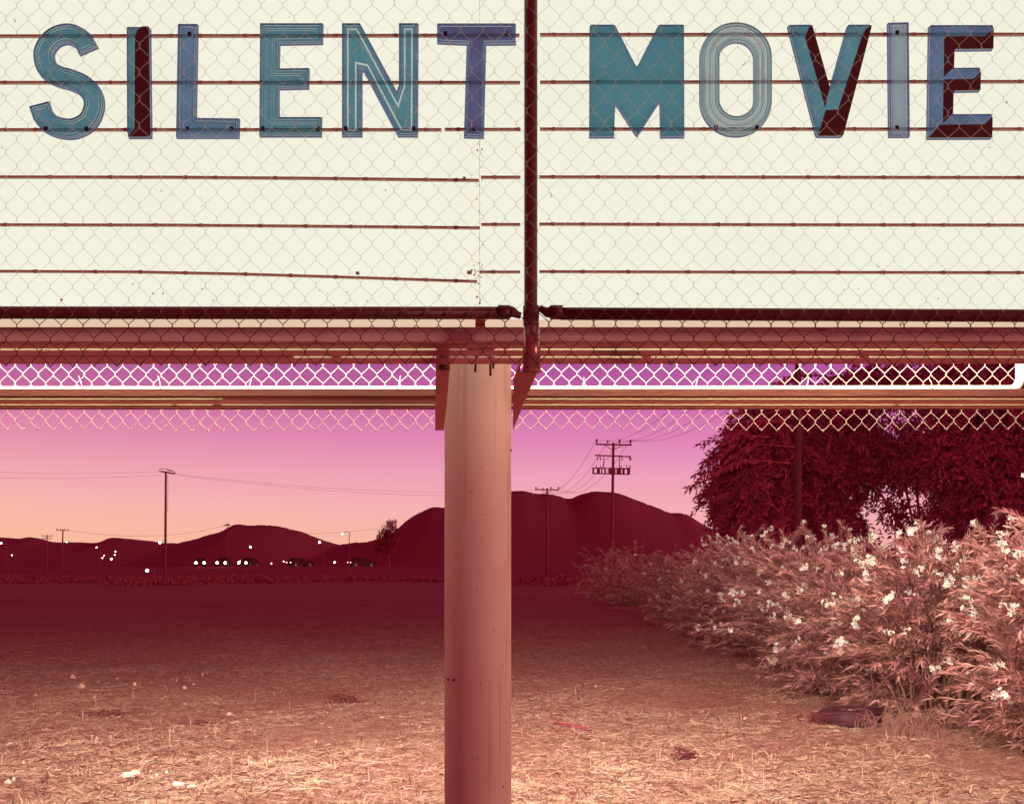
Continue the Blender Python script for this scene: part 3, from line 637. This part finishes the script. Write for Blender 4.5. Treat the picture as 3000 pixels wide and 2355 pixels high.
def cable(label, a, b, sag, r, name='power_line'):
    pts = []
    for i in range(25):
        s = i/24; p = a.lerp(b, s); p.z -= sag*4*s*(1-s); pts.append(p)
    mb = MB().tube([p - a for p in pts], r, 5); o = mb.obj(name, M['cable'], None, True, tuple(a)); tag(o, label, 'cable', 'overhead wires')
for i, (xe, ye, xf, yf, nm) in enumerate(((1748,1286,1570,1426,'left end'), (1780,1291,1591,1429,'second insulator'), (1815,1288,1614,1426,'third insulator'), (1847,1288,1636,1426,'right end'))):
    cable('sagging wire from the %s of the tall pole to the pole behind the hill' % nm, P(xe, ye, 88), P(xf, yf, 134), 2.2, .015)
    cable('wire rising from the %s of the tall pole towards the upper right' % nm, P(xe, ye, 88), P((1880, 1955, 2030, 2110)[i] + 260, 1010, 48), 1.5, .011)
for dz, nm in ((0, 'upper'), (-.55, 'lower')):
    cable('%s wire running left from the lone pole' % nm, P(472, 1381, 100) + Vector((0, 0, dz*.6)), P(-120, 1377, 95) + Vector((0, 0, dz)), .25, .010)
    cable('%s wire running right from the lone pole behind the sign post' % nm, P(515, 1388, 100) + Vector((0, 0, dz*.2)), P(1600, 1434, 134) + Vector((0, 0, dz)), .9, .011)
cable('thin wire low over the left ridge to the round hill', P(200, 1553, 290), P(660, 1539, 380), 2.6, .04)
cable('thin wire from the round hill towards the small pine', P(672, 1538, 380), P(1160, 1540, 300), 2.6, .035)

# low scrub that breaks the far edge of the field
def scrub():
    r = np.random.default_rng(77); n = 4500; x = r.uniform(-110, 60, n); y = 149 - 70*r.uniform(0, 1, n)**1.6*(.35 + .65*np.abs(np.sin(.06*x + .9)*np.cos(.11*x))); hs = (.12 + .4*np.abs(np.sin(.21*x)*np.sin(.083*x + 1)))*r.uniform(.4, 1.3, n)
    k = 16; c = np.stack([x, y, np.zeros(n)], -1)[:, None] + r.normal(0, 1, (n, k, 3))*np.array([.8, .5, 0]); c[..., 2] = hs[:, None]*r.uniform(0, 1, (n, k))
    u = r.normal(0, 1, (n, k, 3)); u /= np.linalg.norm(u, axis=2)[..., None]; w = np.cross(u, r.normal(0, 1, (n, k, 3))); w /= np.linalg.norm(w, axis=2)[..., None]
    V = np.stack([c, c + u*.22 + w*.07, c + u*.45, c + u*.22 - w*.07], 2).reshape(-1, 3)
    tag(link('scrub', np_mesh('scrub', V, np.arange(len(V)).reshape(-1, 4)), M['hill']), 'low dark scrub along the far edge of the field', 'scrub', None, 'stuff')
scrub()
# ------------------------------------------------------------------ distant lamps and cars
def lamp(px, py, Y, r, label, arm=True):
    b = P(px, HZ, Y); z = PZ(py, Y); t = thing('street_lamp', label, 'street lamp', (b.x, Y, 0), 'distant lamps')
    MB().tube([(.9, .1, -.5), (.9, .1, z + .25)], [.07, .045], 8).obj('lamp_post', M['post'], t)
    MB().tube([(.9, .1, z + .2), (.5, .05, z + .32), (0, 0, z + .18)], .03, 6).obj('lamp_arm', M['post'], t)
    r *= .55; MB().lathe([(0, -r), (r*.7, -r*.7), (r, 0), (r*.7, r*.7), (0, r)], (0, 0, z), 12).obj('lamp_globe', M['lamp'], t, True)
for a in ((1003,1563,140,.20,'lit lamp on a thin mast against the sky beside the saddle'), (3,1591,200,.30,'lamp at the very left edge of the ridge'), (468,1589,200,.40,'bright lamp beside the lone pole on the ridge line'),
          (35,1626,260,.22,'faint lamp low at the far left'), (195,1587,300,.28,'lamp on the ridge right of the small T pole'), (283,1603,260,.24,'single lamp below the ridge left of the lone pole'),
          (338,1615,260,.24,'upper lamp of the cluster left of the lone pole'), (336,1625,255,.20,'second lamp of the cluster left of the lone pole'), (305,1627,260,.22,'third lamp of the cluster, to its left'),
          (300,1634,255,.24,'lowest left lamp of the cluster'), (326,1637,230,.36,'brightest lamp of the cluster, at its foot'), (431,1671,140,.36,'large white flood lamp low beside the lone pole'),
          (734,1602,230,.42,'bright lamp on the face of the round hill'), (936,1588,230,.44,'bright lamp on the right flank of the round hill'), (596,1640,240,.26,'lamp above the left end of the car row'),
          (703,1643,250,.18,'faint lamp right above the car row'), (795,1650,240,.22,'lamp of a close pair by the road'), (831,1644,240,.22,'lamp right of the close pair by the road'),
          (980,1647,220,.34,'lamp beside the road below the mast lamp'), (2772,1502,60,.11,'small bright lamp glimpsed at the edge of the dark tree')): lamp(*a)
def car(px, Y, yaw, label, front_on):
    x = PX(px, Y); z = 1.76; t = thing('car', label, 'car', (x, Y, z), 'cars on the distant road'); t.rotation_euler = (0, 0, yaw)
    # length along local y, nose at -y
    prof = [(-2.1,.30),(-2.15,.62),(-1.9,.78),(-.95,.92),(2.0,.95),(2.15,.70),(2.1,.30)]
    def ext(pr, hw, nm, m, ins=0):
        n = len(pr); vs = [(-hw, y, q) for y, q in pr] + [(hw, y, q) for y, q in pr]
        MB().add(vs, [tuple(range(n)), tuple(range(2*n-1, n-1, -1))] + [(i, i+n, (i+1) % n+n, (i+1) % n) for i in range(n)]).obj(nm, m, t)
    ext(prof, .86, 'body', M['car_paint']); ext([(-.95,.925),(-.25,1.40),(1.2,1.42),(1.9,.955)], .70, 'cabin', M['car_glass'])
    MB().box(-.66, .66, -.18, 1.12, 1.424, 1.45).obj('roof', M['car_paint'], t)
    for sx in (-1, 1):
        for wy in (-1.3, 1.35):
            w = MB().tube([(sx*.70, wy, .31), (sx*.88, wy, .31)], .31, 14).obj('wheel', M['rubber'], t); MB().tube([(sx*.882, wy, .31), (sx*.89, wy, .31)], .17, 10).obj('rim', M['pipe_far'], w)
        MB().tube([(sx*.62, -2.16, .64), (sx*.62, -2.20, .64)], .19, 12).obj('headlight', M['lamp'] if front_on else M['car_glass'], t)
        MB().box(sx*.62-.16, sx*.62+.16, 2.16, 2.19, .66, .80).obj('tail_light', M['tail'], t)
for a in ((588,168,.25,'leftmost car with glowing headlights on the distant road',True), (655,167,.1,'middle car of the three with headlights on',True),
          (728,169,-.2,'rightmost of the cars with headlights on',True),
          (880,172,2.3,'car seen from behind, left of the two receding ones',False), (1060,170,2.1,'car seen from behind, nearest the small pine',False)): car(*a)

# ------------------------------------------------------------------ trees
def tree(name, label, base, blobs, n, spray=.6, leaf=(.09, .03), seed=1, trunk_r=.3, droop=.5, group=None, nl=12, fringe=()):
    r = np.random.default_rng(seed); t = thing(name, label, 'tree', tuple(base), group); base = Vector(base)
    mb = MB(); fork = Vector((0, 0, min(b[0].z for b in blobs) * .35 + .6))
    mb.tube([(0, 0, -.2), (.05, 0, fork.z*.5), fork], [trunk_r*1.25, trunk_r, trunk_r*.85], 12)
    mb.obj('trunk', M['bark'], t, True)
    lm = MB()
    for c, rad in blobs:
        c = c - base; mid = fork.lerp(c, .5) + Vector((r.normal(0, .2), r.normal(0, .2), .35))
        lm.tube([fork, mid, c, c + Vector((r.normal(0, .3), r.normal(0, .3), rad[2]*.6))], [trunk_r*.5, trunk_r*.3, trunk_r*.14, .02], 7)
        for _ in range(7):
            d = Vector(r.normal(0, 1, 3)).normalized(); e = c + Vector((d.x*rad[0], d.y*rad[1], d.z*rad[2]))*.85
            lm.tube([c, c.lerp(e, .5) + Vector((0, 0, .12)), e], [.05, .03, .012], 5)
    lm.obj('limbs', M['bark'], t, True)
    wts = np.array([b[1][0]*b[1][2] for b in blobs]); wts = wts/wts.sum()
    ids = r.choice(len(blobs), n, p=wts)
    Cn = np.array([b[0] - base for b in blobs])[ids]; Rd = np.array([b[1] for b in blobs])[ids]; nf_ = len(fringe)*16
    d = r.normal(0, 1, (n, 3)); d /= np.linalg.norm(d, axis=1)[:, None]; rr = r.uniform(.25, 1.0, n)**.6
    o = Cn + d*Rd*rr[:, None]
    # stalk direction: outwards and drooping
    s = d*np.array([1, 1, .4]) + r.normal(0, .45, (n, 3)); s[:, 2] -= droop*r.uniform(.2, 1.2, n); s /= np.linalg.norm(s, axis=1)[:, None]
    L = spray*r.uniform(.5, 1.1, n)
    side = np.cross(s, r.normal(0, 1, (n, 3))); side /= np.linalg.norm(side, axis=1)[:, None]
    k = np.arange(nl); frac = (k//2 + 1)/(nl/2); sg = np.where(k % 2 == 0, 1., -1.)
    root = o[:, None] + s[:, None]*(L[:, None]*frac)[..., None]; root[..., 2] -= (droop*.5*L[:, None]*frac**2)
    dirn = s[:, None]*.6 + side[:, None]*sg[None, :, None]*.8 + r.normal(0, .25, (n, nl, 3)); dirn[..., 2] -= .25
    dirn /= np.linalg.norm(dirn, axis=2)[..., None]
    wd = np.cross(dirn, r.normal(0, 1, (n, nl, 3))); wd /= np.linalg.norm(wd, axis=2)[..., None]
    ll = (leaf[0]*r.uniform(.7, 1.3, (n, nl)))[..., None]; ww = (leaf[1]*r.uniform(.7, 1.2, (n, nl)))[..., None]*.5
    V = np.stack([root, root + dirn*ll*.45 + wd*ww, root + dirn*ll, root + dirn*ll*.45 - wd*ww], 2).reshape(-1, 3)
    bm_ = MB(); ex = []
    for fx, fy in fringe:      # arching boughs with hanging compound leaves at the open side of the crown
        for _ in range(5):
            e = P(fx + r.normal(0, 14), fy + r.normal(0, 16), base.y) - base + Vector((0, r.normal(0, 1.0), 0)); a0 = e + Vector((r.uniform(1.2, 2.2), r.normal(0, .3), r.uniform(.1, .8)))
            mid = a0.lerp(e, .55) + Vector((0, 0, r.uniform(.15, .35))); pts = crom([tuple(a0), tuple(mid), tuple(e)], 7)
            bm_.tube(pts, [.022*(1 - .8*i/len(pts)) for i in range(len(pts))], 5)
            for i, q in enumerate(pts[3:]):
                dq = (pts[min(i+4, len(pts)-1)] - pts[i+2]).normalized()
                for _k in range(7):
                    v = dq*r.uniform(.2, .9) + Vector((r.normal(0, .25), r.normal(0, .5), r.choice((-1, 1))*r.uniform(.1, .6) - .15)); v.normalize()
                    w_ = v.cross(Vector(r.normal(0, 1, 3))).normalized()*r.uniform(.02, .034); Lq = r.uniform(.12, .24); b0 = q + Vector(r.normal(0, .03, 3))
                    ex += [tuple(b0), tuple(b0 + v*Lq*.45 + w_), tuple(b0 + v*Lq), tuple(b0 + v*Lq*.45 - w_)]
    if ex: V = np.concatenate([V, np.array(ex)]); bm_.obj('boughs', M['bark'], t, True)
    Q = np.arange(len(V)).reshape(-1, 4)
    me = np_mesh('crown', V, Q); tag(link('crown', me, M['leaf_dark'], t), kind='stuff'); return t
YT = 30
def bl(px, py, rx, rz, Y=YT, ry=1.4): return (P(px, py, Y), (rx/F*Y, ry, rz/F*Y))
tree('pepper_tree', 'wide dark tree with drooping leaf sprays left of the darkest tree', (PX(2380, YT), YT, 0),
     [bl(2200,1330,60,60), bl(2180,1410,55,50), bl(2260,1270,70,70), bl(2330,1340,130,110), bl(2260,1450,150,90), bl(2400,1230,120,100), bl(2240,1530,90,55), bl(2380,1510,120,90), bl(2400,1355,70,70),
      bl(2600,1325,110,50), bl(2500,1330,100,60), bl(2560,1110,90,50), bl(2300,1560,150,60) ], 5200, .8, (.19, .06), 5, .32, .8, nl=20, fringe=[(2045,1420),(2075,1330),(2060,1375),(2060,1475),(2090,1300),(2120,1270),(2160,1235),(2200,1215),(2100,1500),(2120,1350),(2090,1440),(2250,1195),(2140,1530),(2110,1390)])
tree('broad_tree', 'densest darkest tree at the right edge', (PX(2900, 28), 28, 0),
     [bl(2850,1150,150,90,28), bl(2950,1250,130,100,28), bl(2830,1330,120,90,28), bl(2960,1400,130,110,28), bl(2740,1360,90,70,28), bl(2860,1460,110,80,28), bl(2800,1110,110,60,28), bl(2970,1120,120,90,28), bl(3000,1520,110,90,28), bl(2900,1540,80,60,28),
      bl(3100,1350,160,160,28), bl(2720,1250,60,40,28)], 7600, .5, (.14, .055), 9, .36, .4)
tree('leafy_tree', 'loose leafy tree whose twigs hang across the pink gap', (PX(2700, 34), 34, 0),
     [bl(2650,1490,60,30,34), bl(2720,1520,50,35,34), bl(2600,1480,40,25,34), bl(2760,1530,45,45,34), bl(2640,1520,40,18,34), bl(2480,1260,150,50,34), bl(2640,1250,90,40,34), bl(2600,1300,120,40,34)], 420, .45, (.16, .07), 12, .12, .5, nl=10)
tree('small_pine', 'small bushy pine on the slope left of the sign post', (PX(1140, 210), 210, 0),
     [(P(1148, 1535, 210), (1.0, .8, .9)), (P(1140, 1552, 210), (1.5, 1, 1.0)), (P(1150, 1562, 210), (1.4, 1, .9)), (P(1125, 1566, 210), (1.2, 1, .8)), (P(1135, 1580, 210), (2.2, 1.2, 1.2)), (P(1128, 1600, 210), (2.4, 1.3, 1.8))], 900, .5, (.3, .14), 21, .2, .1, nl=8)

# ------------------------------------------------------------------ oleander hedge
def flower_mesh(seed):
    r = np.random.default_rng(seed); mb = MB()
    for k in range(int(r.integers(2, 8))):
        c = Vector(r.normal(0, .027, 3)); ax = (Vector((c.x, c.y - .02, c.z + .02)) + Vector(r.normal(0, .012, 3))).normalized()
        u = ax.orthogonal().normalized(); w = ax.cross(u); R = r.uniform(.021, .030); a0 = r.uniform(0, 6.28)
        for j in range(5):
            a = a0 + j*2*math.pi/5; e = lambda an, q, hgt: c + (u*math.cos(an) + w*math.sin(an))*q + ax*hgt
            mb.add([c, e(a-.42, R*.75, .004), e(a-.28, R, .006), e(a+.28, R, .007), e(a+.42, R*.75, .003)], [(0, 1, 2, 3, 4)])
        mb.tube([Vector((0, 0, -.03)), c*.6 + Vector((0, 0, -.006)), c], .0016, 4, False)
    for k in range(4):     # buds
        c = Vector(r.normal(0, .012, 3)); mb.tube([c, c + Vector(r.normal(0, .012, 3)) + Vector((0, 0, .014))], [.004, .0015], 5)
    me = mb.mesh('flower_cluster'); me.materials.append(M['petal']); return me
FL = [flower_mesh(i) for i in range(8)]
def oleander(label, x, y, rx, ry, h, ns, nf, seed, whorl=.036, lsz=1.0):
    r = np.random.default_rng(seed); t = thing('oleander_bush', label, 'bush', (x, y, 0), 'oleander hedge')
    ph = r.uniform(0, 2*math.pi, ns); el = np.arcsin(r.uniform(-.5, 1, ns)); q = r.uniform(.72, 1.06, ns)*(1 + .10*np.sin(3*ph + seed))
    tip = np.stack([rx*np.cos(ph)*np.cos(el)*q, ry*np.sin(ph)*np.cos(el)*q, .42*h + .58*h*np.sin(el)*q], -1)
    low = el < .1; tip[low, 2] = r.uniform(.04, .5, low.sum())*h
    b = np.stack([r.normal(0, .22*rx, ns), r.normal(0, .22*ry, ns), np.zeros(ns)], -1)
    c = b*.6 + tip*np.array([.45, .45, .85]) + r.normal(0, .08, (ns, 3)); c[:, 2] += .12
    bez = lambda s: (1-s)**2*b[:, None] + 2*s*(1-s)*c[:, None] + s*s*tip[:, None]
    ss = np.linspace(0, 1, 7)[None, :, None]; path = bez(ss)
    mb_v, mb_f = [], []
    for i in range(0, ns):
        m = MB().tube([Vector(p) for p in path[i]], [.011, .009, .007, .006, .005, .004, .003], 4, False); bb = len(mb_v); mb_v += m.v; mb_f += [tuple(j+bb for j in f) for f in m.f]
    me = np_mesh('stems', np.array(mb_v), np.array(mb_f)); link('stems', me, M['stem'], t)
    ln = np.linalg.norm(np.diff(path, axis=1), axis=2).sum(1); nw = np.maximum(6, (ln*.74/whorl).astype(int)); mw = int(nw.max())
    s = 1 - .74*(np.arange(mw)[None]/nw[:, None]); ok = s > .25; s = np.clip(s, .2, 1)[..., None]
    p = (1-s)**2*b[:, None] + 2*s*(1-s)*c[:, None] + s*s*tip[:, None]; tg = 2*(1-s)*(c-b)[:, None] + 2*s*(tip-c)[:, None]
    tg /= np.linalg.norm(tg, axis=2)[..., None]
    u = np.cross(tg, np.array([.3, .2, 1.]) + r.normal(0, .2, tg.shape)); u /= np.linalg.norm(u, axis=2)[..., None]; w = np.cross(tg, u)
    V = []
    for j in range(3):
        a = r.uniform(-.5, .5, s.shape) + j*2.094 + (np.arange(mw)[None, :, None] % 2)*1.05
        rad = u*np.cos(a) + w*np.sin(a); spread = r.uniform(.45, 1.0, s.shape)*(1.15 - .35*s)
        d = tg + rad*spread; d /= np.linalg.norm(d, axis=2)[..., None]; d[..., 2] -= r.uniform(0, .15, s.shape[:2])
        L = lsz*r.uniform(.07, .13, s.shape); wd = np.cross(d, rad + r.normal(0, .35, d.shape)); wd /= np.linalg.norm(wd, axis=2)[..., None]; hw = lsz*r.uniform(.0055, .0092, s.shape)
        bend = np.zeros_like(d); bend[..., 2] = -.10
        q1 = p + d*L*.40 ; tipp = p + d*L + bend*L*r.uniform(.2, 1.6, s.shape)
        leaf = np.stack([p, q1 + wd*hw, tipp, q1 - wd*hw], 2)[ok]; V.append(leaf.reshape(-1, 3))
    V = np.concatenate(V); me = np_mesh('foliage', V, np.arange(len(V)).reshape(-1, 4)); tag(link('foliage', me, M['oleander'], t), kind='stuff')
    vis = np.where((tip[:, 0] < .55*rx) & ((tip[:, 1] < .5*ry) | (tip[:, 2] > .8*h)) & (tip[:, 2] > .2*h))[0]; r.shuffle(vis)
    for i in vis[:nf]:
        o = link('flower_cluster', FL[int(r.integers(8))], None, t, tuple(tip[i]*1.03 + np.array([-.02, -.03, .02]))); o.rotation_euler = (r.normal(0, .5), r.normal(0, .5), r.uniform(0, 6.28))
        k = r.uniform(.6, 1.2); o.scale = (k, k, k)
HG = [('nearest oleander bush filling the right edge with bright pale leaves', 4.75, 8.7, 1.25, 1.25, 2.16, 330, 60, .042, 1.0),
      ('second oleander bush, right behind the old tyre', 4.35, 10.6, 1.25, 1.25, 1.86, 330, 70, .042, 1.0), ('third oleander bush from the right, thick with white flowers', 4.25, 12.6, 1.2, 1.3, 1.74, 310, 70, .042, 1.0),
      ('fourth oleander bush from the right', 4.4, 14.8, 1.3, 1.4, 2.02, 260, 46, .045, 1.05), ('fifth oleander bush from the right', 4.5, 17.2, 1.3, 1.5, 2.1, 260, 40, .045, 1.1), ('sixth oleander bush from the right, dim red', 4.6, 19.9, 1.35, 1.6, 2.15, 180, 28, .055, 1.2),
      ('seventh oleander bush from the right, dim red', 4.7, 23.0, 1.4, 1.8, 2.2, 150, 14, .06, 1.3), ('eighth oleander bush, dark red, near the far end of the hedge', 4.9, 26.6, 1.5, 2.0, 2.2, 130, 10, .07, 1.4), ('ninth oleander bush, almost lost in the dark', 5.1, 31, 1.6, 2.4, 2.2, 110, 6, .08, 1.5), ('tenth oleander bush at the dark end of the hedge', 5.4, 36.5, 1.8, 2.8, 2.1, 100, 3, .1, 1.7),
      ('oleander bush past the dark end of the hedge, farthest but one', 4.9, 43, 1.9, 3.2, 2.5, 90, 2, .12, 1.9), ('very last oleander bush, a dark lump by the field edge', 4.8, 51, 2.0, 4, 2.7, 80, 0, .14, 2.1),
      ('tall oleander bush behind the nearest one at the right edge', 6.2, 11.0, 1.2, 1.4, 2.25, 220, 14, .045, 1.1), ('inner oleander bush behind the flowering one', 6.2, 14.2, 1.3, 1.7, 2.1, 160, 8, .055, 1.2), ('inner oleander bush seen over the fifth one', 6.6, 18.5, 1.5, 2.2, 1.85, 130, 6, .065, 1.3)]
for i, (lb, x, y, rx, ry, h, ns, nf, wh, ls) in enumerate(HG): oleander(lb, x, y, rx, ry, h, ns, nf, 40 + i, wh, ls)

# ------------------------------------------------------------------ straw, litter, stones, tyre
def straw(name, n, y0, y1, ln, wd, m, up=.16, seed=1, pw=1.0, xm=.62):
    r = np.random.default_rng(seed); u = r.uniform(0, 1, n)
    y = 1/(1/y0**pw + u*(1/y1**pw - 1/y0**pw))**(1/pw); x = r.uniform(-1, 1, n)*xm*y
    keep = (np.sin(1.3*x + .7*y) + np.sin(2.9*x - 1.7*y + 1) + .9*np.sin(.55*x + 1.9*y) + r.normal(0, .9, n)) > -.7; x, y = x[keep], y[keep]; n = len(x)
    yaw = r.uniform(0, 2*math.pi, n); pit = np.abs(r.normal(0, up, n)); L = r.uniform(*ln, n); hw = r.uniform(*wd, n)/2
    d = np.stack([np.cos(yaw)*np.cos(pit), np.sin(yaw)*np.cos(pit), np.sin(pit)], -1); sd = np.stack([-np.sin(yaw), np.cos(yaw), r.normal(0, .35, n)], -1)
    o = np.stack([x, y, gz(x, y) + r.uniform(.001, .012, n)], -1); mid = o + d*(L*.5)[:, None]; mid[:, 2] += L*r.uniform(0, .09, n); tip = o + d*L[:, None]
    w = sd*hw[:, None]
    V = np.stack([o-w, o+w, mid+w, mid-w, tip+w*.4, tip-w*.4], 1).reshape(-1, 3); b = np.arange(n)[:, None]*6
    Q = np.concatenate([b + np.array([0, 1, 2, 3]), b + np.array([3, 2, 4, 5])]).reshape(-1, 4)
    tag(link(name, np_mesh(name, V, Q), m), 'dry mown straw lying all over the field', 'straw', None, 'stuff')
straw('straw_litter', 300000, 5.6, 32, (.018, .075), (.0028, .0055), M['straw'], .13, 3)
straw('straw_litter', 3500, 5.6, 18, (.08, .2), (.003, .005), M['straw'], .22, 4)
straw('straw_litter', 4000, 5.6, 24, (.04, .12), (.003, .006), M['straw'], .9, 5)
straw('dark_stalks', 14000, 5.8, 30, (.03, .16), (.004, .009), M['twig'], .12, 6)
def gp(px, py):
    Y = CH*F/(py - HZ); x = PX(px, Y); return Vector((x, Y, float(gz(x, Y))))
def lump(name, label, cat, px, py, w, h, m, group, seed, flat=.55):
    if cat == 'paper': w *= 1.35; h *= 1.3
    r = random.Random(seed); p = gp(px, py); k = p.y/F*.8; w *= k; h *= k; mb = MB(); n = 9; prof = []
    vs = []
    for i, (q, z) in enumerate(((.75, -.1), (1, .25), (.8, .7), (.35, 1.0))):
        for j in range(n):
            a = 2*math.pi*j/n; f = q*r.uniform(.72, 1.18); vs.append((w/2*f*math.cos(a), w/2*flat*1.3*f*math.sin(a), h*z*r.uniform(.8, 1.15)))
    fs = [(i*n+j, i*n+(j+1) % n, (i+1)*n+(j+1) % n, (i+1)*n+j) for i in range(3) for j in range(n)] + [tuple(range(3*n, 4*n))]
    o = mb.add(vs, fs).obj(name, m, None, False, tuple(p)); tag(o, label, cat, group); o.rotation_euler = (0, 0, r.uniform(-.6, .6)); return o
for i, (px, py, w, h, lb) in enumerate(((594,1980,12,12,'pointed pale stone standing highest on the left ground'), (394,2010,17,11,'pale stone left of the pair on the dark ground'), (541,2019,15,9,'flat pale stone in the middle of the left ground'), (541,2056,14,6,'thin pale stone just below the flat one'),
        (213,1993,24,14,'wide dull stone at the far left'), (567,2006,10,9,'small square stone right of the flat pale one'), (104,2043,18,8,'low pale stone near the left edge'), (672,2090,20,12,'rounded stone by the dark twigs'), (238,2019,30,16,'broad dull clod at the far left'),
        (343,1990,10,6,'tiny pale stone among the far left stones'), (288,1996,8,6,'tiny stone between the dull stones'), (1649,1961,10,5,'small pale stone right of the sign post'), (1366+380,2021,14,8,'dull stone right of the sign post'), (2182,2115,18,10,'pale stone left of the tyre'), (925,2168,14,10,'pale stone left of the post'), (17,2003,10,8,'pale stone at the left frame edge'))):
    lump('stone', lb, 'stone', px, py, w, h, M['stone'], 'pale stones on the field', 100 + i)
for i, (px, py, w, h, lb) in enumerate(((372,2288,44,16,'largest crumpled white paper on the left ground'), (396,2275,30,16,'crumpled white paper behind the largest one'), (444,2291,18,7,'flat scrap of white paper beside the crumpled ones'), (458,2283,14,10,'small curled white scrap'), (488,2270,11,11,'small white scrap standing alone'), (441,2261,11,6,'tiny white scrap farthest back'),
        (560,2324,30,8,'long white scrap right of the fallen cup'), (22,2302,22,12,'white scrap at the left frame edge'), (40,2296,10,10,'small white scrap near the left frame edge'), (68,2248,10,8,'small white scrap back at the left'), (36,2172,30,6,'flat pale scrap far left'))):
    lump('paper_scrap', lb, 'paper', px, py, w, h, M['paper'], 'paper scraps on the field', 200 + i)
# fallen paper cup
p = gp(512, 2322); cup = thing('paper_cup', 'white paper cup lying on its side with a dark mouth', 'cup', tuple(p + Vector((0, 0, .022))))
cup.rotation_euler = (math.radians(90), math.radians(-6), math.radians(-115))
MB().lathe([(.014, -.075), (.021, .0), (.0222, .0), (.022, .002), (.0205, .002), (.013, -.072), (0, -.072)], (0, 0, 0), 18).obj('cup_wall', M['paper'], cup, True)
MB().lathe([(0, -.012), (.0195, -.012)], (0, 0, 0), 18).obj('cup_inside', M['cup_dark'], cup)  # dark disc standing in for the shade inside the cup
# pink lath, snapped in the middle
a, b, c = gp(1626, 2130), gp(1662, 2137), gp(1711, 2144); lath = thing('broken_lath', 'thin magenta painted lath snapped in the middle, lying right of the post', 'lath', tuple(b))
for q0, q1 in ((a, b + Vector((-.008, 0, 0))), (b + Vector((.008, -.01, 0)), c)): MB().beam(q0 - b + Vector((0, 0, .02)), q1 - b + Vector((0, 0, .016)), .045, .012).obj('lath_piece', M['lath'], lath)
# tyre
p = gp(2524, 2135); ty = thing('tyre', 'old dark tyre lying flat at the foot of the hedge', 'tyre', tuple(p + Vector((0, .3, -.008)))); ty.rotation_euler = (math.radians(-3), math.radians(-2), 0)
pr = [(.20, .02), (.245, .0), (.285, .006), (.300, .03), (.304, .075), (.300, .125), (.286, .148), (.245, .158), (.20, .145), (.185, .12), (.19, .05), (.20, .02)]
MB().lathe(pr, (0, 0, 0), 40).obj('tyre_body', M['rubber'], ty, True)
MB().lathe([(.300, .030), (.307, .034), (.307, .038), (.302, .040)], (0, 0, 0), 40).obj('tread_rib', M['rubber'], ty, True); MB().lathe([(.300, .118), (.306, .121), (.306, .125), (.300, .128)], (0, 0, 0), 40).obj('tread_rib', M['rubber'], ty, True)
MB().lathe([(.250, .1585), (.256, .163), (.262, .1585)], (0, 0, 0), 40).obj('bead_ring', M['rubber'], ty, True)
# dry vines over the tyre
def tangle(name, label, px, py, n, rad, hgt, m, r, seed, flat=False):
    g = random.Random(seed); p = gp(px, py); mb = MB()
    for _ in range(n):
        a = g.uniform(0, 6.28); R = rad*g.uniform(.2, 1); o = Vector((g.gauss(0, rad*.5), g.gauss(0, rad*.25), 0)); e = o + Vector((math.cos(a)*R, math.sin(a)*R*.5, g.uniform(0, .06)))
        h = hgt*g.uniform(.25, 1); pts = [o, o.lerp(e, .2) + Vector((g.gauss(0, .03), 0, h*.75)), o.lerp(e, .5) + Vector((g.gauss(0, .05), 0, h)), o.lerp(e, .8) + Vector((g.gauss(0, .05), 0, h*.6)), e]
        mb.tube(crom([tuple(q) for q in pts], 3), r*g.uniform(.6, 1.2), 4, False)
    o = mb.obj(name, m, None, False, tuple(p)); return tag(o, label, 'dry vine' if m is M['vine'] else 'twigs')
tangle('dry_vine', 'tangled dry vine arching over the right end of the tyre', 2655, 2150, 90, .36, .26, M['vine'], .0024, 1)
tangle('dry_vine', 'low dry vine trailing below the nearest oleander bush', 2760, 2190, 36, .35, .14, M['vine'], .0022, 2)
tangle('twig_heap', 'flat heap of dark twigs on the left ground', 330, 2092, 26, .42, .04, M['twig'], .004, 3)
tangle('twig_heap', 'small clump of dark twigs in the middle of the left ground', 1010, 2055, 24, .16, .09, M['twig'], .005, 4)
tangle('twig_heap', 'dark root clump right of the sign post near the bottom', 1998, 2226, 16, .09, .07, M['twig'], .005, 5)
tangle('twig_heap', 'dark weed tuft at the foot of the hedge left of the tyre', 2390, 2126, 26, .13, .08, M['twig'], .004, 6)
tangle('twig_heap', 'thin dark twigs right of the crumpled papers', 560, 2120, 14, .26, .04, M['twig'], .004, 7)
